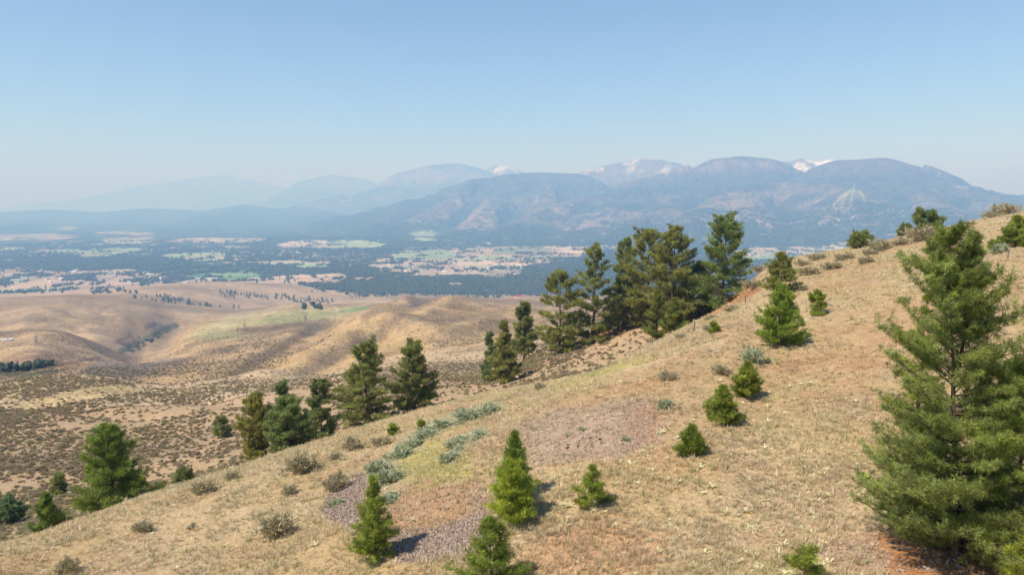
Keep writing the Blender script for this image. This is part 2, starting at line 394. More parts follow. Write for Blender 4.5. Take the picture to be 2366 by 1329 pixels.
# dark timber bands first
patch([(-400, 555), (200, 556), (420, 562), (700, 575), (900, 572), (1060, 570), (1300, 566), (2400, 580), (2800, 500), (-400, 500)], forest_c, .97, 2)
patch([(-400, 590), (60, 595), (420, 588), (560, 606), (680, 622), (800, 632), (860, 642), (700, 632), (420, 632), (200, 620), (-400, 628)], forest_c, .9, 1.5)
patch([(640, 655), (760, 636), (870, 642), (1050, 632), (1160, 642), (1250, 640), (1500, 620), (1900, 620), (2400, 640), (2400, 800), (1200, 800), (860, 720), (780, 690), (650, 662)], forest_c2, .96, 1.5)
patch([(1200, 600), (1330, 586), (1450, 590), (1700, 600), (1900, 600), (1900, 700), (1250, 700)], forest_c2, .94, 2)
# open ground
patch([(-400, 626), (60, 620), (140, 628), (300, 622), (420, 634), (600, 648), (700, 655), (640, 700), (-400, 780)], T * .92, .06, 2)
patch([(-400, 628), (200, 626), (400, 640), (420, 652), (-400, 664)], None, .30, 2)
for b in [(-60,541,190,555,0),(228,548,361,562,2),(213,535,354,543,1)]: patch(box(*b), PT * .95)
patch(box(125, 522, 180, 531), PT); patch(box(30, 571, 365, 594, 2), G1 * 1.05, .05); patch(box(60, 575, 120, 590), T * .9, .1)
patch(box(380, 549, 605, 563, 2), PT); patch(box(643, 551, 745, 574, 1), PT * 1.1); patch(box(690, 560, 830, 576, -3), PT, .1)
patch(box(734, 556, 905, 574, -3), G1 * 1.15); patch(box(372, 584, 570, 604, 1), G1 * 1.15, .03); patch(box(600, 600, 772, 613, 0), PT * 1.05, .12)
patch(box(470, 606, 562, 613), G1, .1); patch(box(685, 611, 768, 622), G1 * 1.1, .1); patch(box(560, 572, 700, 590, 2), PT * .9, .45)
patch(box(700, 580, 860, 606, 0), PT * .9, .55)
patch(box(560, 634, 868, 658, 1), T * 1.05, .0, 1.0, .3)
patch([(422, 638), (470, 632), (540, 630), (600, 632), (630, 636), (610, 641), (540, 645), (450, 645)], G2, 0, 1.0, .2)
patch([(768, 697), (800, 690), (870, 684), (1000, 683), (1010, 690), (900, 697), (800, 702)], G3, 0, 1.0, .2)
patch(box(954, 529, 1020, 548, -4), G1 * 1.2); patch(box(790, 559, 885, 571, -1), G1 * 1.2); patch(box(948, 549, 1013, 558, -1), G1 * 1.2); patch(box(1118, 558, 1138, 564), PT)
patch([(857, 604), (900, 592), (1000, 577), (1100, 572), (1230, 570), (1351, 570), (1348, 590), (1240, 604), (1200, 625), (1080, 640), (900, 634), (857, 618)], PT * .92, .12, 2)
patch(box(900, 576, 1060, 600, -2), G1 * 1.1, .05); patch(box(1050, 575, 1110, 590), PT, .1); patch(box(1080, 588, 1281, 612, -6), T, .03); patch(box(1140, 570, 1270, 588, 0), G1, .35)
patch(box(1100, 590, 1200, 602, -2), G1 * 1.1, .05); patch(box(1283, 569, 1352, 587), PT * 1.1, .02); patch(box(985, 614, 1085, 625), T, .02); patch(box(930, 612, 1000, 622), G3 * .8, .1)
patch(box(868, 622, 960, 636), T, .15); patch(box(1020, 600, 1060, 612), PT, .1); patch(box(1160, 632, 1200, 644), T * 1.05, .05); patch(box(1240, 590, 1310, 604), PT, .45)
patch(box(1032, 651, 1082, 660), T, .05, 1, .3); patch(box(1110, 662, 1132, 674), T * 1.1, .05, 1, .3); patch(box(1096, 679, 1110, 684), T * 1.1, .0); patch(box(964, 668, 984, 678), T, .1)
patch([(750, 672), (800, 671), (840, 675), (770, 680)], T, .1); patch(box(640, 664, 720, 674, 1), T * .95, .1)
patch([(1700, 578), (1780, 572), (1900, 570), (2000, 556), (2400, 556), (2400, 600), (1860, 602), (1700, 600)], PT * 1.0, .15, 2)
patch(box(1920, 556, 1972, 576), PT * 1.1, 0); patch(box(1713, 588, 1866, 602), G1, .1)
patch(box(1235, 628, 1290, 634), T, .3); patch(box(1220, 646, 1270, 658), T, .4)
cu = GX * .94 + GY * .34 + 60 * fbm(GX / 700, GY / 700, 2, 98); cv = -GX * .34 + GY * .94 + 60 * fbm(GX / 700, GY / 700, 2, 99)
pi_, pj_ = np.floor(cu / 330), np.floor(cv / 430 + .5 * (np.floor(cu / 330) % 2))
ph = hash2(pi_.astype(np.int64).astype(np.uint32), pj_.astype(np.int64).astype(np.uint32), 7)
vcol = vcol * (.84 + .34 * ph)[..., None]; vcol = mixh(vcol, (ph > .72) * .5, G1); vcol = mixh(vcol, (ph < .16) * .5, [.33, .24, .17])
edge_ = np.minimum(np.abs(cu / 330 - np.round(cu / 330)) * 330, np.abs((cv / 430 + .5 * (pi_ % 2)) - np.round(cv / 430 + .5 * (pi_ % 2))) * 430)
clump_ = fbm(GX / 75, GY / 110, 3, 86) + .5 * fbm(GX / 300, GY / 420, 2, 87)
FOREST = np.maximum(FOREST, .75 * sstep(.38, .55, clump_) * (FOREST < .5) * (R2 > 3700)); FOREST = FOREST * (1 - .9 * sstep(.42, .62, -clump_ + .35 * fbm(GX / 150, GY / 200, 2, 88)) * (R2 > 4300))
plain_ = np.clip(poly_in([(-400, 644), (60, 641), (200, 646), (420, 650), (600, 655), (700, 662), (640, 700), (-400, 780)], WX, WY, 400) / 4 + .5, 0, 1)
FOREST = FOREST * (1 - .85 * plain_)
midp_ = np.clip(poly_in([(857, 604), (900, 592), (1000, 577), (1100, 572), (1351, 570), (1348, 590), (1240, 604), (1200, 625), (1080, 640), (900, 634)], WX, WY, 60) / 4 + .5, 0, 1)
FOREST = FOREST * (1 - .45 * midp_)
FOREST = np.maximum(FOREST, (edge_ < 12) * (vn > -.25) * .35 * (R2 > 3600)); FOREST = np.maximum(FOREST, .8 * sstep(.28, .45, fbm(GX / 130, GY / 190, 3, 85)) * (FOREST > .04))
fcol = lerp(forest_c[None, None], forest_c2[None, None], sstep(-.6, .6, fbm(GX / 240, GY / 240, 3, 95))[..., None])
vcol = vcol * (1 + .13 * fbm(GX / 260, GY / 700, 3, 97))[..., None]
vf = lerp(vcol, fcol, FOREST[..., None])
isval = val * (R2 > 3200)
dry = poly_in([(250, 668), (380, 654), (650, 652), (700, 662), (860, 690), (780, 720), (560, 722), (300, 700)], GPX, GPY)
isval = isval * (1 - sstep(-3, 4, dry) * (R2 < 4200) * .9)
COL[:] = COL * (1 - isval[..., None]) + vf * isval[..., None]

# -- mountain sides
rel = GZ + 450
mt = sstep(25, 90, rel) * (R2 > 4800)
gz_r = np.gradient(GZ, axis=0) / np.gradient(R2, axis=0); gz_a = np.gradient(GZ, axis=1) / (np.gradient(AZ)[None] * R2)
slp = np.hypot(gz_r, gz_a)
mn = fbm(GX / 520, GY / 520, 4, 100); mn2 = fbm(GX / 130, GY / 130, 4, 101); mn3 = fbm(GX / 55, GY / 70, 3, 102)
rock = np.array([.27, .215, .19]); burn = np.array([.105, .090, .085]); open_ = np.array([.17, .175, .11]); snowc = np.array([.85, .86, .88])
mc = forest_c[None, None] * np.ones_like(COL)
mc = mixh(mc, sstep(.0, .6, mn + .5 * mn2) * .6, open_ * .7)
rk = sstep(.30, .42, slp + .12 * mn2 + .06 * mn) * sstep(60, 160, rel) * (1 - sstep(520, 800, rel) * .8) * .8
dr_ = ridged(GX / 1500, GY / 1500, 5, 31, .55); mc = mixh(mc, (1 - sstep(.32, .46, dr_)) * .75, forest_c * .8); mc = mixh(mc, sstep(.60, .74, dr_) * sstep(120, 300, rel) * (.3 + .7 * sstep(-.3, .2, mn3)) * .55 * (GPX > 800), rock * .95); mc = mixh(mc, rk * (.3 + .7 * sstep(-.3, .2, mn3)) * (.25 + .75 * sstep(-.2, .4, mn2)) * (GPX > 700), rock)
mc = mixh(mc, sstep(600, 820, rel + 80 * mn) * sstep(900, 1500, GPX) * .85, burn)
mc = mixh(mc, .7 * sstep(.52, .7, slp + .15 * mn2) * sstep(900, 1200, rel), rock * 1.1)
fr_ = (R2 < 15500) * (GPX > 700); mc = mixh(mc, sstep(450, 1100, GD) * .55 * fr_, forest_c * .72); mc = mixh(mc, (1 - sstep(60, 430, GD + 120 * mn2)) * .5 * (.25 + .75 * sstep(-.3, .25, mn3)) * sstep(90, 220, rel) * (1 - sstep(700, 1000, rel)) * fr_, rock)  # shade painted into canyons between spurs, crests paled with rock tone for relief
snow = np.array([r_[2] for r_ in RIDGES])[np.clip(GID, 0, None)] * (GID >= 0)
mc = mixh(mc, sstep(0.05, .5, snow) * .6, np.array([.16, .145, .135]))
mc = mixh(mc, snow * sstep(.0, .2, fbm(GX / 420, GY / 160, 4, 105) + .75 * snow - .62) * sstep(1150, 1300, rel), snowc)
# rock faces, dark timber and the cleared ski runs seen on the front range
def face(poly, col, k=.7, sc=110):
    global mc
    m = np.clip(poly_in(poly, GPX, GPY) / 5 + .5, 0, 1) * (R2 < 16000) * mt
    mc = mixh(mc, m * k * sstep(-.35, .25, fbm(GX / sc, GY / sc * .8, 4, 110)) * (.35 + .65 * sstep(-.35, .25, mn3)), col)
face([(1055, 528), (1085, 500), (1125, 475), (1135, 470), (1140, 500), (1148, 535), (1110, 540)], rock * 1.15, .9)
face([(1180, 455), (1240, 440), (1270, 480), (1230, 500), (1180, 500)], open_ * 1.2, .6)
face([(1270, 530), (1330, 500), (1400, 480), (1480, 490), (1470, 530), (1380, 545)], rock, .6)
face([(1290, 540), (1330, 510), (1420, 505), (1400, 545)], rock * 1.1, .7)
face([(1420, 540), (1480, 480), (1540, 455), (1590, 470), (1560, 520), (1500, 545)], rock * .85, .6)
face([(1720, 545), (1720, 490), (1760, 490), (1790, 500), (1810, 540), (1770, 555)], rock * 1.2, .8)
face([(1595, 545), (1600, 515), (1680, 520), (1700, 548)], rock, .6)
face([(1960, 550), (1880, 540), (1870, 500), (1930, 460), (1965, 450)], open_ * 1.15, .75)
face([(2030, 550), (2010, 500), (2080, 500), (2120, 550)], rock * .95, .6)
face([(1635, 440), (1700, 425), (1790, 425), (1800, 440), (1700, 445), (1600, 480)], forest_c, .9, 400)
face([(1740, 460), (1785, 455), (1795, 495), (1770, 500), (1745, 485)], forest_c, .9, 400)
face([(1850, 420), (1900, 420), (1930, 432), (1880, 432)], forest_c, .9, 400)
face([(2000, 440), (2100, 470), (2150, 520), (2050, 540), (1990, 480)], forest_c, .75, 300)
face([(2230, 450), (2290, 450), (2310, 480), (2220, 480)], forest_c, .8, 400)
for ln, wd in [([(1972, 437), (1945, 455), (1925, 475), (1940, 500), (1930, 520)], 3.5), ([(1975, 440), (1965, 460), (1968, 475)], 2.6), ([(1985, 440), (1998, 460), (2000, 480)], 2.6), ([(1965, 440), (1945, 470), (1930, 480)], 2.2),
               ([(2022, 470), (2028, 490), (2040, 505)], 3.2), ([(2050, 480), (2058, 492)], 3), ([(2070, 480), (2090, 500), (2092, 515)], 3), ([(2080, 485), (2140, 500)], 2.2), ([(1960, 480), (1968, 505), (1980, 520)], 2),
               ([(2012, 462), (2028, 468)], 2), ([(2105, 508), (2122, 530)], 2.4)]:
    m = np.clip((wd - seg_d(ln)) / 1.5 + .5, 0, 1) * (R2 < 13000) * (R2 > 6500)
    mc = mixh(mc, m * .85, np.array([.27, .29, .19]))
for ln, wd in [([(1640, 497), (1720, 502)], 1.0), ([(1835, 545), (1870, 543), (1900, 548)], 1.5), ([(2168, 400), (2190, 415), (2215, 432), (2235, 436)], 3.0)]:
    m = np.clip((wd - seg_d(ln)) / 1.5 + .5, 0, 1) * (R2 < 14000) * (R2 > 6500); mc = mixh(mc, m * .7, rock * 1.3)
COL[:] = COL * (1 - mt[..., None]) + mc * mt[..., None]

# -- foothill patches (fields, gullies, roads)
def paint(poly, col, k=1.0, edge=5.0, r0=0, r1=1e9, nz=0, sc=10.0, seed=120):
    m = poly_in(poly, GPX, GPY) / edge + .5
    if nz: m = m + nz * fbm(GX / sc, GY / sc, 3, seed)
    mix(np.clip(m, 0, 1) * k * (R2 > r0) * (R2 < r1) * VIS, col)
field_g = np.array([.31, .32, .155]); field_y = np.array([.42, .37, .20])
paint([(420, 780), (470, 752), (560, 722), (700, 712), (800, 708), (850, 705), (780, 738), (720, 742), (640, 750), (560, 765), (470, 785)], field_y, .85, 8, 1200, 2300, .5, 120)
paint([(440, 782), (500, 765), (590, 772), (560, 780), (470, 786)], field_g, .7, 8, 1000, 2300, .6, 80)
paint([(600, 745), (620, 730), (700, 722), (780, 718), (760, 736), (700, 742)], field_g, .8, 6, 1200, 2400, .6, 80)
paint([(776, 722), (800, 712), (860, 708), (890, 708), (850, 716), (800, 724)], G3, .8, 2, 1500, 3300, .2, 60)
m = np.clip((1.8 - seg_d([(777, 724), (779, 716), (776, 711)])) / 1 + .5, 0, 1) * (R2 > 1500) * (R2 < 3400); mix(m * .8, [.6, .5, .4])
for ln, wd in [([(0, 862), (60, 868), (130, 858)], 6), ([(280, 812), (320, 790), (380, 762), (410, 750)], 7)]:
    m = np.clip((wd - seg_d(ln)) / 4 + .5 + .4 * hn2, 0, 1) * (R2 > 600) * (R2 < 2000) * VIS; mix(m * .8, [.085, .11, .06])
paint([(0, 830), (60, 822), (150, 830), (130, 850), (0, 856)], [.17, .09, .075], .55, 6, 600, 1500, .9, 25)
paint([(10, 945), (60, 925), (230, 890), (330, 895), (330, 905), (200, 925), (60, 948)], yel * 1.05, .8, 6, 100, 420, .3, 30)
paint([(0, 895), (60, 880), (240, 884), (150, 900), (0, 925)], yel, .5, 6, 100, 420, .6, 20)

def strip(pts, wd, col, k, nz=.5, sc=25.0, r0=100, r1=5000):
    m = np.clip((wd - seg_d(pts, pad=60)) / (wd * .5) + .3 + nz * fbm(GX / sc, GY / sc, 3, 150), 0, 1) * k * (R2 > r0) * (R2 < r1) * VIS
    mix(m, col)
sw = np.array([.175, .145, .105]); dk = np.array([.13, .115, .075])
for pts, wd, k in [([(745, 746), (690, 775), (640, 805), (590, 832), (545, 868)], 13, .6), ([(880, 772), (820, 800), (740, 845), (690, 872)], 15, .5), ([(640, 790), (560, 800), (480, 815), (400, 842)], 8, .45),
                   ([(905, 745), (950, 715), (985, 700)], 9, .6), ([(985, 750), (1070, 738), (1160, 722)], 8, .5), ([(860, 760), (840, 735), (880, 712)], 8, .45), ([(1000, 720), (960, 735), (920, 758)], 7, .4),
                   ([(150, 690), (250, 715), (330, 730), (400, 735)], 7, .35), ([(0, 745), (120, 735), (180, 768)], 6, .4), ([(200, 715), (260, 745), (300, 760)], 8, .35), ([(300, 700), (450, 718), (560, 722), (700, 712)], 7, .4),
                   ([(560, 772), (640, 759), (700, 753), (760, 738)], 3, .6), ([(430, 800), (520, 782), (560, 772)], 3, .5)]:
    strip(pts, wd, sw, k)
for pts, wd, k in [([(500, 870), (560, 830), (640, 790), (700, 758)], 7, .4), ([(640, 870), (720, 820), (800, 785), (870, 765)], 8, .35), ([(850, 755), (900, 715), (930, 700)], 6, .5), ([(940, 750), (985, 718), (1030, 700)], 7, .5), ([(340, 905), (430, 897), (520, 890), (700, 872), (900, 846), (1050, 845)], 4, .6), ([(1000, 760), (1100, 745), (1200, 712)], 6, .4)]:
    strip(pts, wd, yel * .98, k * .7)
paint([(170, 868), (235, 832), (330, 823), (430, 832), (330, 868), (260, 878)], [.235, .205, .18], .75, 10, 500, 1200, .3, 20)
for pts in [[(40, 852), (80, 838), (150, 840), (230, 828)], [(300, 800), (270, 790), (300, 775)], [(330, 762), (360, 748)]]:
    strip(pts, 4, np.array([.12, .07, .055]), .7, .9, 12)

# -- near slope: benches, spoil, cut bank, bright grass
GRASS = np.ones((NR, NA))
def near_paint(poly, col, k=1.0, edge=8.0, nz=.6, sc=3.0, seed=130, grass=None, mx=False):
    m = poly_in(poly, GPX, GPY) / edge + .5 + nz * fbm(GX / sc, GY / sc, 4, seed)
    m = np.clip(m, 0, 1) * k * (R2 < 260) * VIS
    mix(m, col)
    if grass is not None: GRASS[:] = GRASS * (1 - m) + grass * m
near_paint([(1200, 985), (1290, 950), (1400, 925), (1510, 915), (1530, 960), (1530, 1010), (1450, 1050), (1230, 1075), (1200, 1040)], gravel * 1.38, .75, 16, .7, 3, 131, .22)
near_paint([(1440, 945), (1505, 930), (1520, 945), (1500, 1020), (1455, 1045)], [.37, .245, .175], .6, 12, .9, 1.5, 132, .05)
near_paint([(1215, 1000), (1300, 965), (1440, 950), (1440, 1035), (1240, 1060)], gravel * 1.55, .5, 12, .7, 3, 133, .2)
near_paint([(1500, 925), (1525, 940), (1530, 1000), (1510, 1030), (1495, 1010)], [.44, .27, .155], .7, 6, .4, 2, 134, .3)
near_paint([(755, 1145), (830, 1095), (855, 1110), (840, 1180), (830, 1235), (790, 1215), (750, 1190)], gravel * .88, 1, 12, .8, 1.5, 135, .04)
near_paint([(900, 1225), (980, 1225), (1060, 1200), (1120, 1180), (1125, 1240), (1080, 1280), (960, 1295), (880, 1285), (870, 1240)], gravel * .95, .95, 14, .9, 1.8, 136, .06)
near_paint([(860, 1170), (960, 1115), (1100, 1095), (1125, 1180), (1030, 1225), (900, 1235)], [.43, .275, .17], .75, 22, 1.0, 2, 137, .5)
near_paint([(1080, 1130), (1120, 1120), (1125, 1190), (1085, 1180)], gravel, .6, 8, .6, 1.5, 138, .2)
for poly, k in [([(950, 1040), (1040, 1030), (1100, 1070), (1060, 1110), (960, 1115), (915, 1090)], .75), ([(1040, 1000), (1060, 990), (980, 1020), (960, 1030)], .6), ([(1270, 890), (1400, 850), (1500, 820), (1480, 845), (1350, 885), (1290, 905)], .75), ([(1110, 930), (1160, 915), (1150, 940), (1110, 950)], .6), ([(770, 1045), (930, 985), (950, 990), (850, 1040)], .35), ([(735, 1165), (760, 1150), (775, 1180), (745, 1190)], .5)]:
    near_paint(poly, [.41, .40, .13], k * .8, 16, 1.5, 2.2, 139)
for pts_, w_ in [([(890, 1110), (880, 1080), (925, 1045), (960, 1022), (1010, 985), (1090, 958), (1150, 940)], 16), ([(1045, 1060), (1060, 1025), (1110, 1000)], 12)]:
    m = np.clip((w_ - seg_d(pts_)) / 8 + .5 + .9 * fbm(GX / 2.5, GY / 2.5, 3, 151), 0, 1) * (R2 < 200); mix(m * .8, [.36, .37, .24])
for poly, k in [([(1500, 835), (1640, 800), (1600, 830), (1500, 850)], .6), ([(780, 1085), (900, 1035), (880, 1060), (800, 1090)], .45), ([(1900, 800), (2060, 700), (2366, 640), (2366, 690), (2080, 790)], .4), ([(1660, 760), (1760, 720), (1740, 800), (1660, 810)], .35)]:
    near_paint(poly, [.50, .32, .20], k * .75, 18, .8, 4, 140)
near_paint([(2000, 1240), (2100, 1225), (2366, 1290), (2366, 1400), (2140, 1400), (2040, 1310)], soil * 1.15, .95, 25, .5, 2, 141, .08)
near_paint([(1890, 1260), (2010, 1230), (2060, 1310), (1960, 1345), (1900, 1320)], [.40, .29, .21], .7, 25, .6, 2, 142, .3)
near_paint([(1200, 1290), (1400, 1200), (1560, 1230), (1500, 1340), (1260, 1400)], rust * 1.25, .45, 30, .9, 3, 143)
for poly, k in [([(1400, 790), (1480, 752), (1640, 735), (1760, 670), (1740, 640), (1600, 700), (1400, 745), (1340, 775)], .95), ([(1540, 790), (1620, 750), (1700, 730), (1650, 770), (1560, 800)], .5)]:
    m = np.clip(poly_in(poly, GPX, GPY) / 8 + .5 + .6 * fbm(GX / 6, GY / 6, 3, 144), 0, 1) * k * (R2 > 90) * (R2 < 260)
    mix(m, soil)
COL[:] = np.clip(COL, .004, .9)

# ------------------------------------------------------------------ material helpers
def new_mat(name, rough=.9, spec=.2):
    m = bpy.data.materials.new(name); m.use_nodes = True
    b = m.node_tree.nodes['Principled BSDF']
    b.inputs['Roughness'].default_value = rough; b.inputs['Specular IOR Level'].default_value = spec
    return m, m.node_tree, b

def terrain_mat(name, layers, bumps):
    """vertex colour times fine noise layers (scale in 1/m, low, high), bumps (scale, height)"""
    m, nt, b = new_mat(name, .95, .05)
    va = nt.nodes.new('ShaderNodeVertexColor'); va.layer_name = 'Col'
    geo = nt.nodes.new('ShaderNodeNewGeometry')
    cur = va.outputs['Color']
    for sc, lo, hi, stretch in layers:
        mp = nt.nodes.new('ShaderNodeMapping'); mp.inputs['Scale'].default_value = stretch
        nt.links.new(geo.outputs['Position'], mp.inputs['Vector'])
        nz = nt.nodes.new('ShaderNodeTexNoise'); nz.inputs['Scale'].default_value = sc; nz.inputs['Detail'].default_value = 5; nz.inputs['Roughness'].default_value = .65
        nt.links.new(mp.outputs[0], nz.inputs['Vector'])
        cr = nt.nodes.new('ShaderNodeValToRGB'); cr.color_ramp.elements[0].position = .3; cr.color_ramp.elements[1].position = .7
        cr.color_ramp.elements[0].color = (*lo, 1); cr.color_ramp.elements[1].color = (*hi, 1)
        nt.links.new(nz.outputs['Fac'], cr.inputs[0])
        mx = nt.nodes.new('ShaderNodeMix'); mx.data_type = 'RGBA'; mx.blend_type = 'MULTIPLY'; mx.inputs['Factor'].default_value = 1
        nt.links.new(cur, mx.inputs['A']); nt.links.new(cr.outputs[0], mx.inputs['B']); cur = mx.outputs['Result']
    nt.links.new(cur, b.inputs['Base Color'])
    nrm = None
    for sc, h in bumps:
        nz = nt.nodes.new('ShaderNodeTexNoise'); nz.inputs['Scale'].default_value = sc; nz.inputs['Detail'].default_value = 4
        nt.links.new(geo.outputs['Position'], nz.inputs['Vector'])
        bp = nt.nodes.new('ShaderNodeBump'); bp.inputs['Strength'].default_value = 1; bp.inputs['Distance'].default_value = h
        nt.links.new(nz.outputs['Fac'], bp.inputs['Height'])
        if nrm: nt.links.new(nrm, bp.inputs['Normal'])
        nrm = bp.outputs[0]
    if nrm: nt.links.new(nrm, b.inputs['Normal'])
    return m

def mesh_from(name, V, Fa, mat=None, col=None, smooth=False):
    """V (n,3), Fa (m,k) -> mesh, quickly"""
    me = bpy.data.meshes.new(name); V = np.asarray(V, np.float32); Fa = np.asarray(Fa, np.int32); k = Fa.shape[1]
    me.vertices.add(len(V)); me.vertices.foreach_set('co', V.ravel())
    me.loops.add(Fa.size); me.loops.foreach_set('vertex_index', Fa.ravel())
    me.polygons.add(len(Fa)); me.polygons.foreach_set('loop_start', np.arange(0, Fa.size, k, dtype=np.int32))
    if smooth: me.polygons.foreach_set('use_smooth', np.ones(len(Fa), bool))
    if col is not None:
        ca = me.color_attributes.new('Col', 'FLOAT_COLOR', 'POINT')
        c4 = np.ones((len(V), 4), np.float32); c4[:, :3] = col; ca.data.foreach_set('color', c4.ravel())
    me.update(calc_edges=True)
    if mat: me.materials.append(mat)
    return me

def link(name, data, parent=None, label=None, cat=None, group=None, kind=None, loc=None, rz=0):
    o = bpy.data.objects.new(name, data); C.objects.link(o)
    if parent: o.parent = parent
    if loc is not None: o.location = loc
    if rz: o.rotation_euler = (0, 0, rz)
    for k, v in (('label', label), ('category', cat), ('group', group), ('kind', kind)):
        if v: o[k] = v
    return o

def terrain_piece(name, r0, r1, mat, label, cat):
    i0 = max(int(np.searchsorted(GR, r0)) - 1, 0); i1 = min(int(np.searchsorted(GR, r1)), NR - 1)
    X, Y, Z = GX[i0:i1 + 1], GY[i0:i1 + 1], GZ[i0:i1 + 1]
    n, m = X.shape
    V = np.stack([X, Y, Z], -1).reshape(-1, 3)
    a = (np.arange(n - 1)[:, None] * m + np.arange(m - 1)[None]).ravel()
    Q = np.stack([a, a + 1, a + m + 1, a + m], 1)
    return link(name, mesh_from(name, V, Q, mat, COL[i0:i1 + 1].reshape(-1, 3), True), label=label, cat=cat, kind='structure')

m_near = terrain_mat('dry_grass_ground', [(.9, (.78, .76, .74), (1.15, 1.15, 1.12), (1, 1, 1)), (7, (.6, .57, .52), (1.3, 1.3, 1.3), (1, 1, 1)), (38, (.55, .5, .45), (1.35, 1.35, 1.35), (1, 1, 1))], [(3, .12), (18, .06)])
m_mid = terrain_mat('dry_hill_ground', [(.02, (.82, .81, .80), (1.15, 1.14, 1.12), (1, 1, 1)), (.07, (.78, .78, .77), (1.15, 1.15, 1.13), (1, 1, 1)), (.35, (.66, .66, .66), (1.25, 1.25, 1.25), (1, 1, 1))], [(.15, 2.0), (.6, .6)])
m_val = terrain_mat('valley_ground', [(.012, (.85, .86, .88), (1.13, 1.12, 1.1), (1, 1, 1))], [(.02, 4)])
m_mtn = terrain_mat('mountain_ground', [(.006, (.6, .63, .66), (1.45, 1.38, 1.32), (1, 1, 1)), (.028, (.5, .55, .58), (1.6, 1.5, 1.45), (1, 1, 1))], [(.005, 130), (.018, 50)])
terrain_piece('hillside', 0, 232, m_near, 'sunlit dry grass hillside falling away to the left', 'hillside')
terrain_piece('foothills', 232, 4300, m_mid, 'rounded tan foothills dotted with sagebrush', 'foothills')
terrain_piece('valley_floor', 4300, 9000, m_val, 'flat hazy valley of timber and fields', 'valley')
terrain_piece('mountains', 9000, 70000, m_mtn, 'long blue mountain range with patches of snow', 'mountains')

# ------------------------------------------------------------------ haze
def haze(density, color, top):
    s = 75000.0; zb, zt = -520.0, top
    V = [(-s, -s, zb), (s, -s, zb), (s, s, zb), (-s, s, zb), (-s, -s, zt), (s, -s, zt), (s, s, zt), (-s, s, zt)]
    Fq = [(0, 3, 2, 1), (4, 5, 6, 7), (0, 1, 5, 4), (1, 2, 6, 5), (2, 3, 7, 6), (3, 0, 4, 7)]
    m = bpy.data.materials.new('smoke_haze'); m.use_nodes = True; nt = m.node_tree; nt.nodes.clear()
    out = nt.nodes.new('ShaderNodeOutputMaterial'); pv = nt.nodes.new('ShaderNodeVolumePrincipled')
    pv.inputs['Color'].default_value = (*color, 1); pv.inputs['Density'].default_value = density; pv.inputs['Anisotropy'].default_value = .0; pv.inputs['Absorption Color'].default_value = (.80, .80, 1, 1)
    nt.links.new(pv.outputs[0], out.inputs['Volume'])
    link('haze', mesh_from('haze', V, Fq, m), label='pale blue summer smoke haze filling the valley air', cat='haze', kind='stuff')
haze(1.32e-4, (.28, .55, 1.0), float(GZ.max()) + 60)
# ------------------------------------------------------------------ plant materials
def leaf_mat(name, base, trans=.25, rough=.65, tint=False, spec=.25):
    m, nt, b = new_mat(name, rough, spec)
    src = nt.nodes.new('ShaderNodeAttribute')
    src.attribute_name = 'tint' if tint else 'Col'; src.attribute_type = 'INSTANCER' if tint else 'GEOMETRY'
    mx = nt.nodes.new('ShaderNodeMix'); mx.data_type = 'RGBA'; mx.blend_type = 'MULTIPLY'; mx.inputs['Factor'].default_value = 1
    mx.inputs['A'].default_value = (*base, 1); nt.links.new(src.outputs['Color'], mx.inputs['B'])
    nt.links.new(mx.outputs['Result'], b.inputs['Base Color'])
    tr = nt.nodes.new('ShaderNodeBsdfTranslucent'); nt.links.new(mx.outputs['Result'], tr.inputs['Color'])
    ms = nt.nodes.new('ShaderNodeMixShader'); ms.inputs[0].default_value = trans
    nt.links.new(b.outputs[0], ms.inputs[1]); nt.links.new(tr.outputs[0], ms.inputs[2])
    nt.links.new(ms.outputs[0], nt.nodes['Material Output'].inputs['Surface'])
    return m
def bark_mat(name, c1, c2, sc=9):
    m, nt, b = new_mat(name, .9, .1)
    tc = nt.nodes.new('ShaderNodeTexCoord'); mp = nt.nodes.new('ShaderNodeMapping'); mp.inputs['Scale'].default_value = (1, 1, .3)
    nt.links.new(tc.outputs['Object'], mp.inputs['Vector'])
    nz = nt.nodes.new('ShaderNodeTexNoise'); nz.inputs['Scale'].default_value = sc; nz.inputs['Detail'].default_value = 5
    nt.links.new(mp.outputs[0], nz.inputs['Vector'])
    cr = nt.nodes.new('ShaderNodeValToRGB'); cr.color_ramp.elements[0].color = (*c1, 1); cr.color_ramp.elements[1].color = (*c2, 1)
    cr.color_ramp.elements[0].position = .35; cr.color_ramp.elements[1].position = .65
    nt.links.new(nz.outputs['Fac'], cr.inputs[0]); nt.links.new(cr.outputs[0], b.inputs['Base Color'])
    bp = nt.nodes.new('ShaderNodeBump'); bp.inputs['Distance'].default_value = .03; nt.links.new(nz.outputs['Fac'], bp.inputs['Height'])
    nt.links.new(bp.outputs[0], b.inputs['Normal'])
    return m
M_old = leaf_mat('mature_pine_needles', (.30, .33, .112), .55, spec=.08); M_young = leaf_mat('young_pine_needles', (.30, .365, .075), .55, spec=.08)
M_big = leaf_mat('pine_needles', (.29, .35, .105), .55, spec=.08); M_dark = leaf_mat('dark_pine_needles', (.25, .285, .11), .52, spec=.08)
M_bark = bark_mat('pine_bark', (.06, .04, .03), (.21, .14, .10)); M_grey = bark_mat('grey_bark', (.14, .12, .10), (.34, .30, .27))
M_sage = leaf_mat('sagebrush_leaves', (.42, .375, .23), .3, .8); M_blue = leaf_mat('silver_sage_leaves', (.44, .475, .30), .35, .85)
M_root = leaf_mat('balsamroot_leaves', (.72, .70, .46), .35, .7); M_stem = bark_mat('shrub_stem', (.12, .10, .08), (.26, .22, .17), 20)
M_dry = leaf_mat('dry_stems', (.30, .22, .12), .2, .9)

def nrmz(v):
    return v / (np.linalg.norm(v, axis=-1, keepdims=True) + 1e-9)

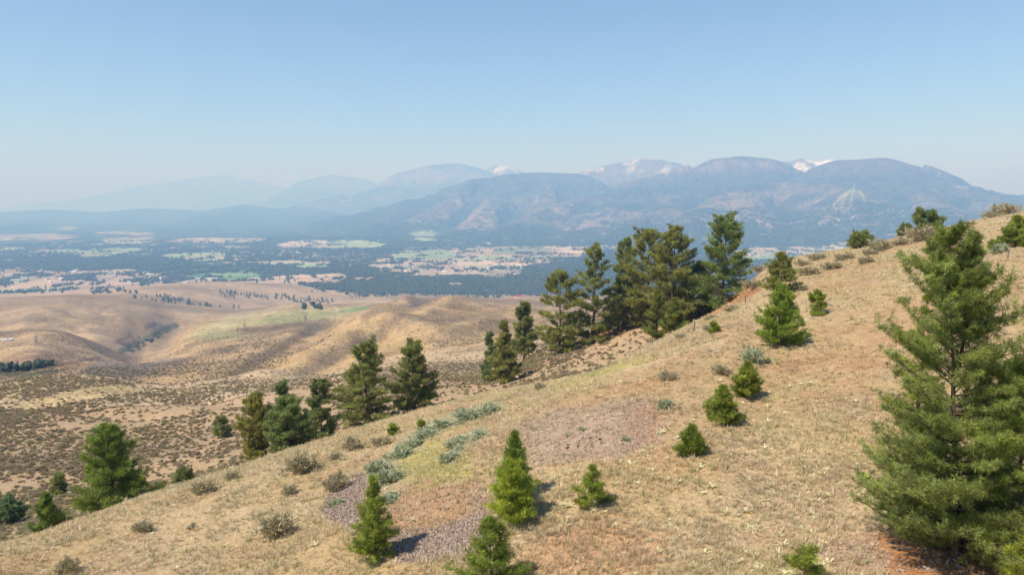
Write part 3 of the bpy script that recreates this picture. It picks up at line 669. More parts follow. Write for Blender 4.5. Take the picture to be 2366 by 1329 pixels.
def tube_batch(P, Rr, k=5):
    """P (B,n,3) centre lines, Rr (B,n) radii -> verts, quads"""
    B, n, _ = P.shape
    T = nrmz(np.gradient(P, axis=1)); ref = np.where(np.abs(T[..., 2:3]) > .9, np.array([1., 0, 0]), np.array([0, 0, 1.]))
    U = nrmz(np.cross(T, ref)); W = np.cross(T, U)
    a = np.arange(k) * 2 * math.pi / k
    V = P[:, :, None] + Rr[:, :, None, None] * (U[:, :, None] * np.cos(a)[:, None] + W[:, :, None] * np.sin(a)[:, None])
    idx = np.arange(B * n * k).reshape(B, n, k)
    A = idx[:, :-1]; D = idx[:, 1:]
    Q = np.stack([A, np.roll(A, -1, 2), np.roll(D, -1, 2), D], -1).reshape(-1, 4)
    return V.reshape(-1, 3), Q

def blades(rng, pos, dr, ln, wd, K, spread, tint, tint_var=.25):
    """K narrow blades bursting from every pos round dr"""
    N = len(pos)
    d = nrmz(dr[:, None] + rng.normal(size=(N, K, 3)) * spread)
    side = nrmz(np.cross(d, rng.normal(size=(N, K, 3))))
    L = (ln[:, None] * rng.uniform(.65, 1.1, (N, K)))[..., None]; Wd = (wd if np.isscalar(wd) else wd[:, None, None])
    p = pos[:, None] + d * L * .08
    mid = p + d * L * .45
    V = np.stack([p, mid - side * Wd * .5, mid + side * Wd * .5, p + d * L], 2).reshape(-1, 3)     # a slim kite
    a = np.arange(N * K) * 4
    Fc = np.concatenate([np.stack([a, a + 1, a + 2], 1), np.stack([a + 1, a + 3, a + 2], 1)])
    br = (tint * (1 + rng.normal(size=(N, 1)) * tint_var).clip(.45, 1.7))
    col = np.repeat(br[:, None], K, 1) * (1 + rng.normal(size=(N, K, 1)) * .1)
    return V, Fc, np.repeat(col.reshape(-1, 3), 4, 0)

def gen_pine(seed, H, R, prof, cb=.06, nb=45, mt=7, q=3, K=10, nl=.3, nw=.03, spread=.75, up0=-.1, up1=.9, tr=.016, lean=0., gap=.25, bare=.35, leaders=None, tint=(1, 1, 1), tip=(1, 1, 1), parts=False, irr=.25, whorl=0, low=1.0):
    rng = np.random.default_rng(seed)
    tz = np.linspace(0, 1, 9); wob = np.cumsum(rng.normal(size=(9, 2)) * .004 * H, 0); wob[0] = 0
    wob[:, 0] += lean * tz * H
    trunkP = np.stack([wob[:, 0], wob[:, 1], tz * H * .985 - .25 * (tz == 0)], 1)
    trunkR = H * tr * (1 - tz * .93) * (1 + .5 * (tz == 0))
    axis = lambda t: np.stack([np.interp(t, tz, trunkP[:, 0]), np.interp(t, tz, trunkP[:, 1]), t * H * .985], -1)
    t = cb + (1 - cb) * (np.arange(nb) + rng.uniform(0, .8, nb)) / nb
    t = cb + (1 - cb) * ((t - cb) / (1 - cb)).clip(0, 1) ** low; t = np.clip(t, 0, .985)
    az = np.arange(nb) * 2.39996 + rng.normal(size=nb) * .5
    if whorl:
        nw_ = max(4, nb // whorl); k_ = np.floor(t * nw_) ; t = np.clip((k_ + .5 + rng.normal(size=nb) * .09) / nw_, cb, .97)
    pt, pr = np.array(prof, float).T
    rad = np.interp(t, pt, pr) * R
    # lobes: some sides and heights hold long limbs, others short ones
    lobe = 1 + irr * np.sin(az * 2 + rng.uniform(0, 6) + t * 7) + irr * .8 * np.sin(t * 23 + az + rng.uniform(0, 6))
    L = np.maximum(rad * np.clip(lobe, .45, 1.3) * rng.uniform(.72, 1.05, nb), .04 * H * (1 - t) + nl * .5)
    keep = rng.uniform(size=nb) > gap * (t < .85) * .6
    t, az, L = t[keep], az[keep], L[keep]; B = len(t)
    el = up0 + (up1 - up0) * t ** 1.6 + rng.normal(size=B) * .10
    hd = np.stack([np.cos(az), np.sin(az), np.zeros(B)], 1)
    s = np.linspace(0, 1, 6)
    base = axis(t)
    curv = rng.uniform(.05, .22, B)
    P = base[:, None] + L[:, None, None] * (hd[:, None] * (s * 1.0)[None, :, None] * np.cos(el)[:, None, None] + np.array([0, 0, 1.]) * (np.sin(el)[:, None] * s[None] + curv[:, None] * s[None] ** 2)[..., None])
    bend = rng.normal(size=(B, 1, 1)) * .12 * L[:, None, None] * (s ** 2)[None, :, None] * np.stack([-np.sin(az), np.cos(az), 0 * az], 1)[:, None]
    P = P + bend
    br = np.minimum(.35 * np.interp(t * H, trunkP[:, 2], trunkR), L * .022 + .004)[:, None] * (1 - .85 * s)[None] + .003
    # twigs
    m = np.maximum(2, np.round(mt * np.clip(L / (R * .7), .35, 1.6))).astype(int)
    bi = np.repeat(np.arange(B), m); ks = np.concatenate([np.arange(x) for x in m])
    st = bare + (1 - bare) * (ks + rng.uniform(.1, .9, len(ks))) / m[bi]
    def along(bi, st):
        f = st * 5; i = np.clip(f.astype(int), 0, 4); w = (f - i)[:, None]
        return P[bi, i] * (1 - w) + P[bi, i + 1] * w, nrmz(P[bi, i + 1] - P[bi, i])
    tp, td = along(bi, st)
    side = np.where(ks % 2 == 0, 1, -1)[:, None] * nrmz(np.cross(td, np.array([0, 0, 1.])) + 1e-6)
    tw = nrmz(td * .8 + side * rng.uniform(.35, 1.1, (len(ks), 1)) + np.array([0, 0, 1.]) * rng.uniform(-.05, .55, (len(ks), 1)))
    tl = L[bi] * rng.uniform(.16, .34, len(ks)) * (1.15 - .5 * st) + nl * .3
    u = np.linspace(0, 1, 3)
    TP = tp[:, None] + tw[:, None] * (tl[:, None] * u)[..., None] + np.array([0, 0, .12]) * (tl[:, None] * u ** 2)[..., None]
    TR = (np.minimum(.006 + .004 * tl, .03)[:, None] * (1 - .7 * u)[None])
    # tufts along the twigs and at the ends
    qi = np.repeat(np.arange(len(ks)), q); uq = np.tile((np.arange(q) + 1) / q, len(ks)) - rng.uniform(0, .25, len(qi))
    pos = TP[qi, 0] + (TP[qi, 2] - TP[qi, 0]) * uq[:, None] + rng.normal(size=(len(qi), 3)) * nl * .18
    dr = nrmz(tw[qi] * .8 + np.array([0, 0, .45]))
    own = bi[qi]
    ep, ed = along(np.arange(B), np.full(B, .999)); pos = np.concatenate([pos, ep]); dr = np.concatenate([dr, nrmz(ed + [0, 0, .3])]); own = np.concatenate([own, np.arange(B)])
    top = axis(np.linspace(.88, 1, 6)) ; pos = np.concatenate([pos, top]); dr = np.concatenate([dr, np.tile([0, 0, 1.], (6, 1))]); own = np.concatenate([own, np.full(6, -1)])
    ln = nl * rng.uniform(.8, 1.2, len(pos))
    tn = np.array(tint)[None] * np.ones((len(pos), 1))
    k = (rng.uniform(size=(len(pos), 1)) < .25); tn = np.where(k, tn * np.array(tip), tn)
    # limb to limb differences in colour
    bt = 1 + rng.normal(size=B + 1) * .12; tn = tn * bt[own][:, None]
    return dict(trunk=tube_batch(trunkP[None], trunkR[None], 9), P=P, br=br, TP=TP, TR=TR, bi=bi, pos=pos, dr=dr, ln=ln, tn=tn, own=own, rng=rng, K=K, nw=nw, spread=spread, B=B)

def build_pine(name, g, mat, bark, label, loc, rz=0, group=None, parts=False, cat='pine tree'):
    root = link(name, None, label=label, cat=cat, group=group, loc=loc, rz=rz)
    link('trunk', mesh_from('trunk', *g['trunk'], bark, smooth=True), root)
    if not parts:
        V1, Q1 = tube_batch(g['P'], g['br'], 4); V2, Q2 = tube_batch(g['TP'], g['TR'], 3)
        link('limbs', mesh_from('limbs', np.concatenate([V1, V2]), np.concatenate([Q1, Q2 + len(V1)]), bark), root)
        V, Fc, col = blades(g['rng'], g['pos'], g['dr'], g['ln'], g['nw'], g['K'], g['spread'], g['tn'])
        link('crown', mesh_from('crown', V, Fc, mat, col), root)
    else:
        for i in range(g['B']):
            V1, Q1 = tube_batch(g['P'][i:i + 1], g['br'][i:i + 1], 6); s = g['bi'] == i
            V2, Q2 = tube_batch(g['TP'][s], g['TR'][s], 4)
            b = link('branch', mesh_from('branch', np.concatenate([V1, V2]), np.concatenate([Q1, Q2 + len(V1)]), bark, smooth=True), root)
            s = g['own'] == i
            V, Fc, col = blades(g['rng'], g['pos'][s], g['dr'][s], g['ln'][s], g['nw'], g['K'], g['spread'], g['tn'][s])
            link('needles', mesh_from('needles', V, Fc, mat, col), b)
        s = g['own'] == -1
        V, Fc, col = blades(g['rng'], g['pos'][s], g['dr'][s], g['ln'][s], g['nw'], g['K'], g['spread'], g['tn'][s])
        link('crown_tip', mesh_from('crown_tip', V, Fc, mat, col), root)
    return root

CONE = [(0, .78), (.06, 1), (.3, .92), (.6, .6), (.85, .26), (1, .05)]
WIDE = [(0, .8), (.08, 1), (.22, .95), (.4, .7), (.6, .62), (.8, .45), (1, .12)]
ROUND = [(0, .5), (.15, .9), (.4, 1), (.65, .85), (.85, .6), (1, .25)]
COLUMN = [(0, .6), (.15, .95), (.45, 1), (.7, .8), (.9, .5), (1, .15)]
BIG = [(0, .8), (.06, 1.0), (.2, 1.0), (.28, .84), (.36, .66), (.5, .66), (.62, .64), (.75, .48), (.86, .34), (.95, .22), (1, .1)]
TOPPY = [(0, .55), (.2, .9), (.4, 1), (.62, .8), (.7, .45), (.85, .55), (1, .2)]

def spot(px, base, top, r=None):
    """where a tree stands and how tall it is"""
    if r is None:
        x, y, z = at(px, base, rmax=330); r = math.hypot(x, y)
    else:
        az, _ = px2dir(px, top); x, y = r * math.sin(az), r * math.cos(az); z = float(ground(x, y))
    _, s = px2dir(px, top)
    return x, y, z, float(s * r - z), r

N_THINGS = 0
def pine(px, base, top, w, label, prof=CONE, kind='young', r=None, seed=0, parts=False, name='pine_tree', dens=1.0, **kw):
    x, y, z, H, r = spot(px, base, top, r)
    H = H * .975; R = w / 2 * r / F * 1.0
    pxs = r / F                                            # metres per photograph pixel
    if kind == 'young':
        nl = max(.26, 7.5 * pxs); base_kw = dict(nb=int(62 * dens), mt=7, q=3, K=14, nl=nl * .85, nw=max(.02, 1.1 * pxs), spread=1.25, whorl=6, up0=.12, up1=1.0, cb=.03, bare=.2, gap=.32, irr=.30, tip=(1.25, 1.2, .9)); mat = M_young; bark = M_bark
    elif kind == 'old':
        nl = max(.32, 6.0 * pxs); base_kw = dict(nb=int(96 * dens), mt=13, q=3, K=10, nl=nl * 1.1, nw=1.3 * pxs, spread=.95, up0=-.08, up1=.75, cb=.035, low=1.2, bare=.3, gap=.3, irr=.24, tip=(1.15, 1.1, .9), tr=.018); mat = M_old; bark = M_bark
    elif kind == 'dark':
        nl = max(.28, 6.0 * pxs); base_kw = dict(nb=int(60 * dens), mt=8, q=3, K=9, nl=nl * 1.1, nw=1.4 * pxs, up0=.0, up1=.9, cb=.04, bare=.25, gap=.2, irr=.2); mat = M_dark; bark = M_bark
    base_kw.update(kw); base_kw.pop('mat', None)
    g = gen_pine(seed or int(px * 7 + top), H, R * .97, prof, **base_kw)
    return build_pine(name, g, kw.get('mat') or mat, bark, label, (x, y, z - .05), parts=parts)

# ------------------------------------------------------------------ shrubs
def gen_shrub(seed, n=260, stems=14, flat=.75, leaf=.16, lw=.035, K=7, ragged=.2, upw=.5):
    """a dome of unit width: woody stems and small leaf sprays"""
    rng = np.random.default_rng(seed)
    a = rng.uniform(0, 6.283, stems); e = rng.uniform(.25, 1.35, stems)
    tipd = np.stack([np.cos(a) * np.cos(e), np.sin(a) * np.cos(e), np.sin(e) * flat], 1) * rng.uniform(.34, .5, (stems, 1))
    s = np.linspace(0, 1, 4)[None, :, None]
    P = tipd[:, None] * s + np.array([0, 0, .05]) * np.sin(s * 3.1) - np.array([0, 0, .04]) * (1 - s)
    V0, Q0 = tube_batch(P, np.tile(np.linspace(.014, .004, 4), (stems, 1)), 4)
    si = rng.integers(0, stems, n); t = rng.uniform(.35, 1.02, n)[:, None]
    pos = tipd[si] * t + rng.normal(size=(n, 3)) * .055 * (1 + ragged) + np.array([0, 0, .02])
    pos[:, 2] = np.abs(pos[:, 2])
    d = nrmz(nrmz(pos) + np.array([0, 0, upw]))
    V, Fc, col = blades(rng, pos, d, np.full(n, leaf) * rng.uniform(.6, 1.2, n), lw, K, .55, np.ones((n, 3)), .22)
    return (V0, Q0), (V, Fc, col)

def shrub_meshes(nm, seed, mat, stem, **kw):
    (V0, Q0), (V, Fc, col) = gen_shrub(seed, **kw)
    return mesh_from(nm + '_stems', V0, Q0, stem), mesh_from(nm + '_leaves', V, Fc, mat, col)

SAGE = [shrub_meshes('sagebrush', 300 + i, M_sage, M_stem, n=230, leaf=.15, lw=.022, K=8) for i in range(4)]
SILV = [shrub_meshes('silver_sage', 320 + i, M_blue, M_stem, n=240, leaf=.16, lw=.03, K=8, flat=.6) for i in range(3)]
SMALL = []
for i in range(4):                                        # light versions for the far slopes
    (V0, Q0), (V, Fc, col) = gen_shrub(340 + i, n=34, stems=5, leaf=.26, lw=.12, K=5, flat=.8)
    SMALL.append(mesh_from('small_shrub', V, Fc, M_sage, col))

def shrub(px, base, w, label, kind='sage', group=None, hs=1.0, name=None, r=None, i=None, rr=None):
    if r is None: x, y, z = at(px, base, rmax=rr or 330)
    else:
        az, _ = px2dir(px, base); x, y = r * math.sin(az), r * math.cos(az); z = float(ground(x, y))
    rr_ = math.hypot(x, y); W_ = w * rr_ / F
    st, lv = (SAGE if kind == 'sage' else SILV)[(int(px) + int(base)) % (4 if kind == 'sage' else 3)]
    root = link(name or ('sagebrush' if kind == 'sage' else 'silver_sage'), None, label=label, cat='shrub', group=group, loc=(x, y, z), rz=(px * 1.7) % 6.28)
    root.scale = (W_, W_, W_ * hs)
    link('stems', st, root); link('leaves', lv, root)
    return root

# ------------------------------------------------------------------ scattering uncountable things
def scatter(name, pts, scl, rot, tint, idx, protos, label, cat):
    src = bpy.data.collections.new(name + '_source')
    for i, me in enumerate(protos):
        src.objects.link(bpy.data.objects.new('%s_kind_%02d' % (name, i), me))
    me = bpy.data.meshes.new(name); n = len(pts)
    me.vertices.add(n); me.vertices.foreach_set('co', np.asarray(pts, np.float32).ravel())
    for nm, tp, arr in (('scl', 'FLOAT_VECTOR', scl), ('rot', 'FLOAT_VECTOR', rot), ('tint', 'FLOAT_VECTOR', tint)):
        at_ = me.attributes.new(nm, tp, 'POINT'); at_.data.foreach_set('vector', np.asarray(arr, np.float32).ravel())
    ai = me.attributes.new('idx', 'INT', 'POINT'); ai.data.foreach_set('value', np.asarray(idx, np.int32))
    o = link(name, me, label=label, cat=cat, kind='stuff')
    ng = bpy.data.node_groups.new(name, 'GeometryNodeTree')
    ng.interface.new_socket('Geometry', in_out='INPUT', socket_type='NodeSocketGeometry')
    ng.interface.new_socket('Geometry', in_out='OUTPUT', socket_type='NodeSocketGeometry')
    gi = ng.nodes.new('NodeGroupInput'); go = ng.nodes.new('NodeGroupOutput')
    ci = ng.nodes.new('GeometryNodeCollectionInfo'); ci.inputs['Collection'].default_value = src; ci.inputs['Separate Children'].default_value = True
    ip = ng.nodes.new('GeometryNodeInstanceOnPoints'); ip.inputs['Pick Instance'].default_value = True
    def na(nm, tp):
        a = ng.nodes.new('GeometryNodeInputNamedAttribute'); a.data_type = tp; a.inputs['Name'].default_value = nm; return a.outputs['Attribute']
    L = ng.links.new
    L(gi.outputs[0], ip.inputs['Points']); L(ci.outputs[0], ip.inputs['Instance']); L(na('idx', 'INT'), ip.inputs['Instance Index'])
    er = ng.nodes.new('FunctionNodeEulerToRotation'); L(na('rot', 'FLOAT_VECTOR'), er.inputs[0]); L(er.outputs[0], ip.inputs['Rotation'])
    L(na('scl', 'FLOAT_VECTOR'), ip.inputs['Scale']); L(ip.outputs[0], go.inputs[0])
    md = o.modifiers.new('scatter', 'NODES'); md.node_group = ng
    return o

def bilin(A, x, y):                                        # any terrain-grid array at points
    lr = np.log(np.maximum(np.hypot(x, y), 3.01)); az = np.arctan2(x, y)
    i = np.clip(np.searchsorted(ROWS, lr), 0, NR - 1); j = np.clip(np.searchsorted(AZ, az), 0, NA - 1)
    return A[i, j]

# ------------------------------------------------------------------ the pines, nearest first
BIGH = spot(2212, 1288, 505)[3]; BIGW = 215 * spot(2212, 1288, 505)[4] / F
T1 = pine(2212, 1288, 505, 430, 'tall forked pine with open crown and grey trunk, nearest tree on the bare orange soil', BIG, 'young', seed=5, parts=True, lean=-.105, low=1.3, nb=205, mt=16, q=3, K=26, nl=.19, nw=.02, spread=1.5,
     up0=.1, up1=.85, cb=.02, bare=.15, gap=.18, irr=.22, mat=M_big, tr=.011, tip=(1.2, 1.15, .9))
# its second leader
g2 = gen_pine(77, BIGH * .36, BIGW * .30, [(0, .5), (.2, .9), (.5, .75), (.8, .45), (1, .1)], cb=.15, nb=44, mt=8, q=3, K=24, nl=.175, nw=.02, spread=1.5, up0=.3, up1=1.0, bare=.2, irr=.2, lean=.03, tr=.012)
for nm_, me_ in (('leader', mesh_from('leader', *g2['trunk'], M_bark, smooth=True)),):
    ld = link(nm_, me_, T1, loc=(BIGH * -.105 * .6 + .25, 0, BIGH * .60))
V1, Q1 = tube_batch(g2['P'], g2['br'], 4); V2, Q2 = tube_batch(g2['TP'], g2['TR'], 3)
link('limbs', mesh_from('limbs', np.concatenate([V1, V2]), np.concatenate([Q1, Q2 + len(V1)]), M_bark), ld)
V, Fc, col = blades(g2['rng'], g2['pos'], g2['dr'], g2['ln'], g2['nw'], g2['K'], g2['spread'], g2['tn']); link('needles', mesh_from('needles', V, Fc, M_big, col), ld)
pine(2362, 1300, 838, 330, 'broad bushy pine pressed against the right side of the tall forked pine', WIDE, 'young', parts=True, seed=6, lean=-.08, nb=110, mt=13, q=3, K=20, nl=.22, nw=.02, spread=1.05, up0=.05, mat=M_big, tint=(1.15, 1.15, 1.0), irr=.15)
pine(2118, 1000, 662, 92, 'slim yellow green pine half hidden behind the left side of the tall forked pine', CONE, 'young', tint=(1.1, 1.05, 1))
pine(2362, 1420, 1205, 80, 'small yellowish pine in front of the broad bushy pine at the frame corner', CONE, 'young', tint=(1.15, 1.05, .9))
pine(1857, 1352, 1268, 84, 'tiny pine seedling with long needles cut by the bottom of the frame', ROUND, 'young', nb=14, nl=.2)
pine(1135, 1362, 1196, 165, 'dark spreading pine below the bright pair, cut by the bottom of the frame', CONE, 'young', dens=1.2, tint=(.9, .92, .95))
pine(1183, 1208, 1072, 122, 'bright yellow green rounded pine, front tree of the pair', [(0, .8), (.1, 1), (.4, .98), (.7, .7), (.9, .45), (1, .2)], 'young', dens=1.5, tint=(1.25, 1.25, .9))
pine(1190, 1160, 995, 92, 'taller darker pine standing right behind the bright rounded pine', CONE, 'young', dens=1.4, tint=(.82, .9, .95))
pine(870, 1290, 1095, 108, 'pine of medium height standing between the two purple rubble slopes', [(0, .8), (.1, 1), (.35, .85), (.6, .55), (.85, .25), (1, .05)], 'young', dens=1.4, gap=.15, irr=.2)
pine(1367, 1172, 1076, 78, 'small airy pine sapling with long low side limbs, above the pale leafy plants', CONE, 'young', gap=.35, nb=30)
pine(1596, 1053, 984, 62, 'small dark green pine sapling, lowest of the diagonal row of three', CONE, 'young', tint=(.85, .9, .9))
pine(1667, 977, 891, 80, 'dense conical pine sapling, middle of the diagonal row of three', CONE, 'young', dens=1.3, gap=.1, irr=.13)
pine(1723, 917, 838, 70, 'dense conical pine sapling with level skirt, uppermost of the diagonal row of three', CONE, 'young', dens=1.3, gap=.1, irr=.13, tint=(1.05, 1, .95))
pine(1797, 799, 658, 112, 'dense bright green pine casting a short shadow on the open slope', [(0, .75), (.08, 1), (.3, .95), (.55, .7), (.8, .4), (1, .1)], 'young', dens=1.9, gap=.08, irr=.16, tint=(.95, 1.05, .9))
pine(1804, 680, 584, 84, 'darker shaggy pine on the slope just above the dense bright green one', CONE, 'dark', dens=1.3, tint=(1.35, 1.25, 1))
pine(1889, 729, 675, 40, 'little round pine alone on the open slope right of the dense bright one', ROUND, 'young', nb=30)
pine(1988, 588, 546, 42, 'small round dark pine on the skyline among grey shrubs', ROUND, 'dark', r=150, tint=(1.2, 1.2, 1))
pine(2093, 546, 526, 20, 'small round bush-like pine left of the wide crowned pine on the skyline', ROUND, 'dark', r=168, tint=(1.1, 1.1, 1))
pine(2148, 534, 497, 50, 'wide low crowned dark pine on the upper skyline', [(0, .6), (.2, 1), (.6, .95), (.85, .7), (1, .3)], 'old', r=168, nb=40, tint=(.75, .85, .9))
pine(2345, 572, 501, 52, 'small green pine at the upper right edge of the grassy slope', CONE, 'young')
pine(2297, 584, 560, 20, 'tiny pine beside the pale grey sage bush on the upper slope', ROUND, 'young', nb=16)
pine(250, 1192, 984, 172, 'big spreading green pine standing alone on the lower left crest', [(0, .75), (.12, 1), (.3, .85), (.5, .62), (.7, .52), (.88, .34), (1, .12)], 'young', r=76, nb=125, mt=13, q=3, K=13, tint=(.78, .84, .9), up0=.0, up1=.8, irr=.2, gap=.1, nl=.42)
pine(106, 1232, 1139, 72, 'compact conical green pine left of the big spreading one', CONE, 'young', r=74, dens=1.2, tint=(.7, .78, .9))
pine(20, 1204, 1148, 50, 'small bluish dark pine at the left edge of the brushy gully', CONE, 'dark', r=100, tint=(.9, 1.1, 1.3))
pine(135, 1138, 1100, 28, 'tiny round pine sapling in the brush above the compact conical pine', ROUND, 'dark', r=118, nb=26, tint=(1.3, 1.2, 1))
pine(425, 1128, 1088, 42, 'small dark pine poking over the crest right of the big spreading one', ROUND, 'dark', r=82, nb=30, tint=(1.1, 1.1, 1.1))
pine(510, 1032, 967, 34, 'slim young pine with a dark shadow among the brush, alone on the far slope', COLUMN, 'dark', r=150, nb=36, tint=(1.3, 1.25, 1.2))
pine(588, 1085, 907, 73, 'rusty olive columnar pine, left end of the lower row behind the crest', COLUMN, 'old', r=100, tint=(1.15, 1.02, .85), gap=.2, dens=1.2)
pine(652, 1060, 882, 68, 'grey green pine whose narrow top rises behind the full round crowned one', TOPPY, 'old', r=112, tint=(.8, .95, 1.1))
pine(662, 1062, 925, 101, 'full round crowned grey green pine in the middle of the lower row', ROUND, 'old', r=96, tint=(.85, .97, 1.05), gap=.15, dens=1.3)
pine(737, 1030, 880, 79, 'open pine with bare limbs showing, right end of the lower row', TOPPY, 'old', r=108, tint=(.8, .9, .95), gap=.5)
pine(843, 990, 792, 145, 'large broad olive pine leaning over its twin behind the crest', [(0, .75), (.12, 1), (.35, .9), (.6, .7), (.75, .42), (.9, .35), (1, .15)], 'old', r=122, dens=1.4, gap=.25, tint=(1, 1, .95))
pine(953, 958, 799, 114, 'lumpy darker pine with an hourglass outline right of the large broad one', [(0, .7), (.12, .9), (.3, 1), (.5, .7), (.65, .5), (.85, .6), (1, .3)], 'old', r=128, dens=1.2, gap=.2, tint=(.92, .92, .85))
pine(1129, 850, 767, 34, 'slim grey green pine, leftmost of the three on the shrubby shoulder', COLUMN, 'old', r=172, nb=40, tint=(.8, .95, 1.1))
pine(1163, 868, 740, 64, 'conical pine casting a long dark shadow, middle of the three on the shoulder', [(0, .7), (.1, 1), (.35, .9), (.6, .6), (1, .12)], 'old', r=152, tint=(1.1, 1.05, .95))
pine(1211, 808, 697, 56, 'oval crowned pine with bare lower trunk, rightmost of the three on the shoulder', [(0, .3), (.15, .8), (.35, 1), (.6, .8), (.8, .6), (1, .15)], 'old', r=196, cb=.12)
pine(1293, 790, 628, 112, 'leaning pine with layered crown at the left end of the tall hilltop grove', [(0, .7), (.12, .95), (.3, 1), (.55, .9), (.75, .65), (.9, .5), (1, .2)], 'old', r=178, gap=.5, tint=(1.1, 1.05, .9))
pine(1376, 772, 566, 119, 'tall pine with narrow top and wide skirt, second from the left in the grove', [(0, .8), (.15, 1), (.35, .85), (.5, .62), (.7, .62), (.88, .45), (1, .15)], 'old', r=180, gap=.45, tint=(1, 1, .95))
pine(1430, 745, 640, 71, 'short dark pine filling the gap between the second and third tall grove pines', CONE, 'dark', r=186, tint=(1.1, 1.1, 1))
pine(1449, 735, 547, 89, 'dark green pointed pine rising behind the middle of the grove', [(0, .7), (.2, 1), (.5, .75), (.8, .5), (1, .12)], 'old', r=196, tint=(.85, .95, .95))
pine(1500, 738, 529, 123, 'broad olive crowned pine in the thick of the grove', COLUMN, 'old', r=184, gap=.3, dens=1.3, tint=(1.1, 1.02, .9))
pine(1560, 758, 522, 119, 'tallest olive pine with pale straight trunk showing, right of the grove centre', COLUMN, 'old', r=172, gap=.3, dens=1.3, cb=.16, tint=(1.05, 1, .9))
pine(1618, 745, 605, 91, 'low drooping pine filling in beside the lone dark green giant', CONE, 'old', r=178, tint=(1.05, 1, .85))
pine(1678, 706, 508, 139, 'dark green giant pine standing apart at the right end of the grove', [(0, .75), (.12, 1), (.3, .98), (.5, .8), (.75, .66), (.9, .55), (1, .3)], 'old', r=168, gap=.25, dens=1.3, tint=(.86, 1.0, .9))
pine(1520, 765, 668, 64, 'young bushy pine at the foot of the grove beside the red bank', CONE, 'young', r=158, tint=(.75, .72, .8))
pine(1560, 772, 690, 59, 'small conical pine in front of the pale straight trunk', CONE, 'young', r=150, tint=(.8, .8, .8))
pine(862, 803, 777, 15, 'lone tiny pine on the bare far hillside above the large broad pine', CONE, 'dark', r=470, nb=16, mt=4, q=2, K=6)
for px, base, top, w, lab in [(973, 996, 977, 30, 'low seedling pine beside the silver sage bank'), (905, 1006, 988, 32, 'low seedling pine at the rim left of the silver sage bank'), (1648, 770, 750, 20, 'tiny bright green seedling near the leaning fence post')]:
    pine(px, base, top, w, lab, ROUND, 'young', nb=12, name='pine_seedling')
LANDMARKS = [(250, 1120, 'big spreading pine'), (105, 1190, 'compact conical pine'), (588, 1000, 'rusty olive pine'), (700, 990, 'lower row of pines'), (843, 900, 'large broad pine'), (953, 890, 'hourglass shaped pine'),
 (1160, 810, 'three shoulder pines'), (1300, 720, 'left end of the grove'), (1500, 650, 'tall grove'), (1678, 620, 'dark green giant pine'), (510, 1000, 'lone slim young pine'), (20, 1180, 'bluish dark pine'), (135, 1118, 'tiny round sapling'),
 (180, 910, 'smooth yellow bench'), (1797, 740, 'dense bright green pine'), (1723, 880, 'uppermost sapling of the row'), (1667, 940, 'middle sapling of the row'), (1596, 1020, 'lowest sapling of the row'), (1367, 1130, 'airy sapling'),
 (1183, 1130, 'bright rounded pine'), (870, 1200, 'pine between the rubble slopes'), (1135, 1280, 'dark spreading pine'), (1857, 1300, 'tiny pine seedling'), (2120, 1150, 'tall forked pine'), (640, 1210, 'large round sagebrush'), (1360, 990, 'gravel bench'), (1030, 1170, 'rust coloured flat')]
def beside(x_, y_, z_):
    a, b = xyz2px(np.array(x_), np.array(y_), np.array(z_)); a, b = float(a), float(b)
    d = sorted(LANDMARKS, key=lambda L: math.hypot((a - L[0]) / 1.3, b - L[1]))[0]; dx, dy = a - d[0], b - d[1]
    far = 'well ' if math.hypot(dx, dy) > 170 else ('just ' if math.hypot(dx, dy) < 70 else '')
    side = ('right of' if dx > 0 else 'left of') if abs(dx) > 1.6 * abs(dy) else ('below' if dy > 0 else 'above') if abs(dy) > 1.6 * abs(dx) else ('below and right of' if dx > 0 else 'below and left of') if dy > 0 else ('above and right of' if dx > 0 else 'above and left of')
    return '%s%s the %s' % (far, side, d[2])

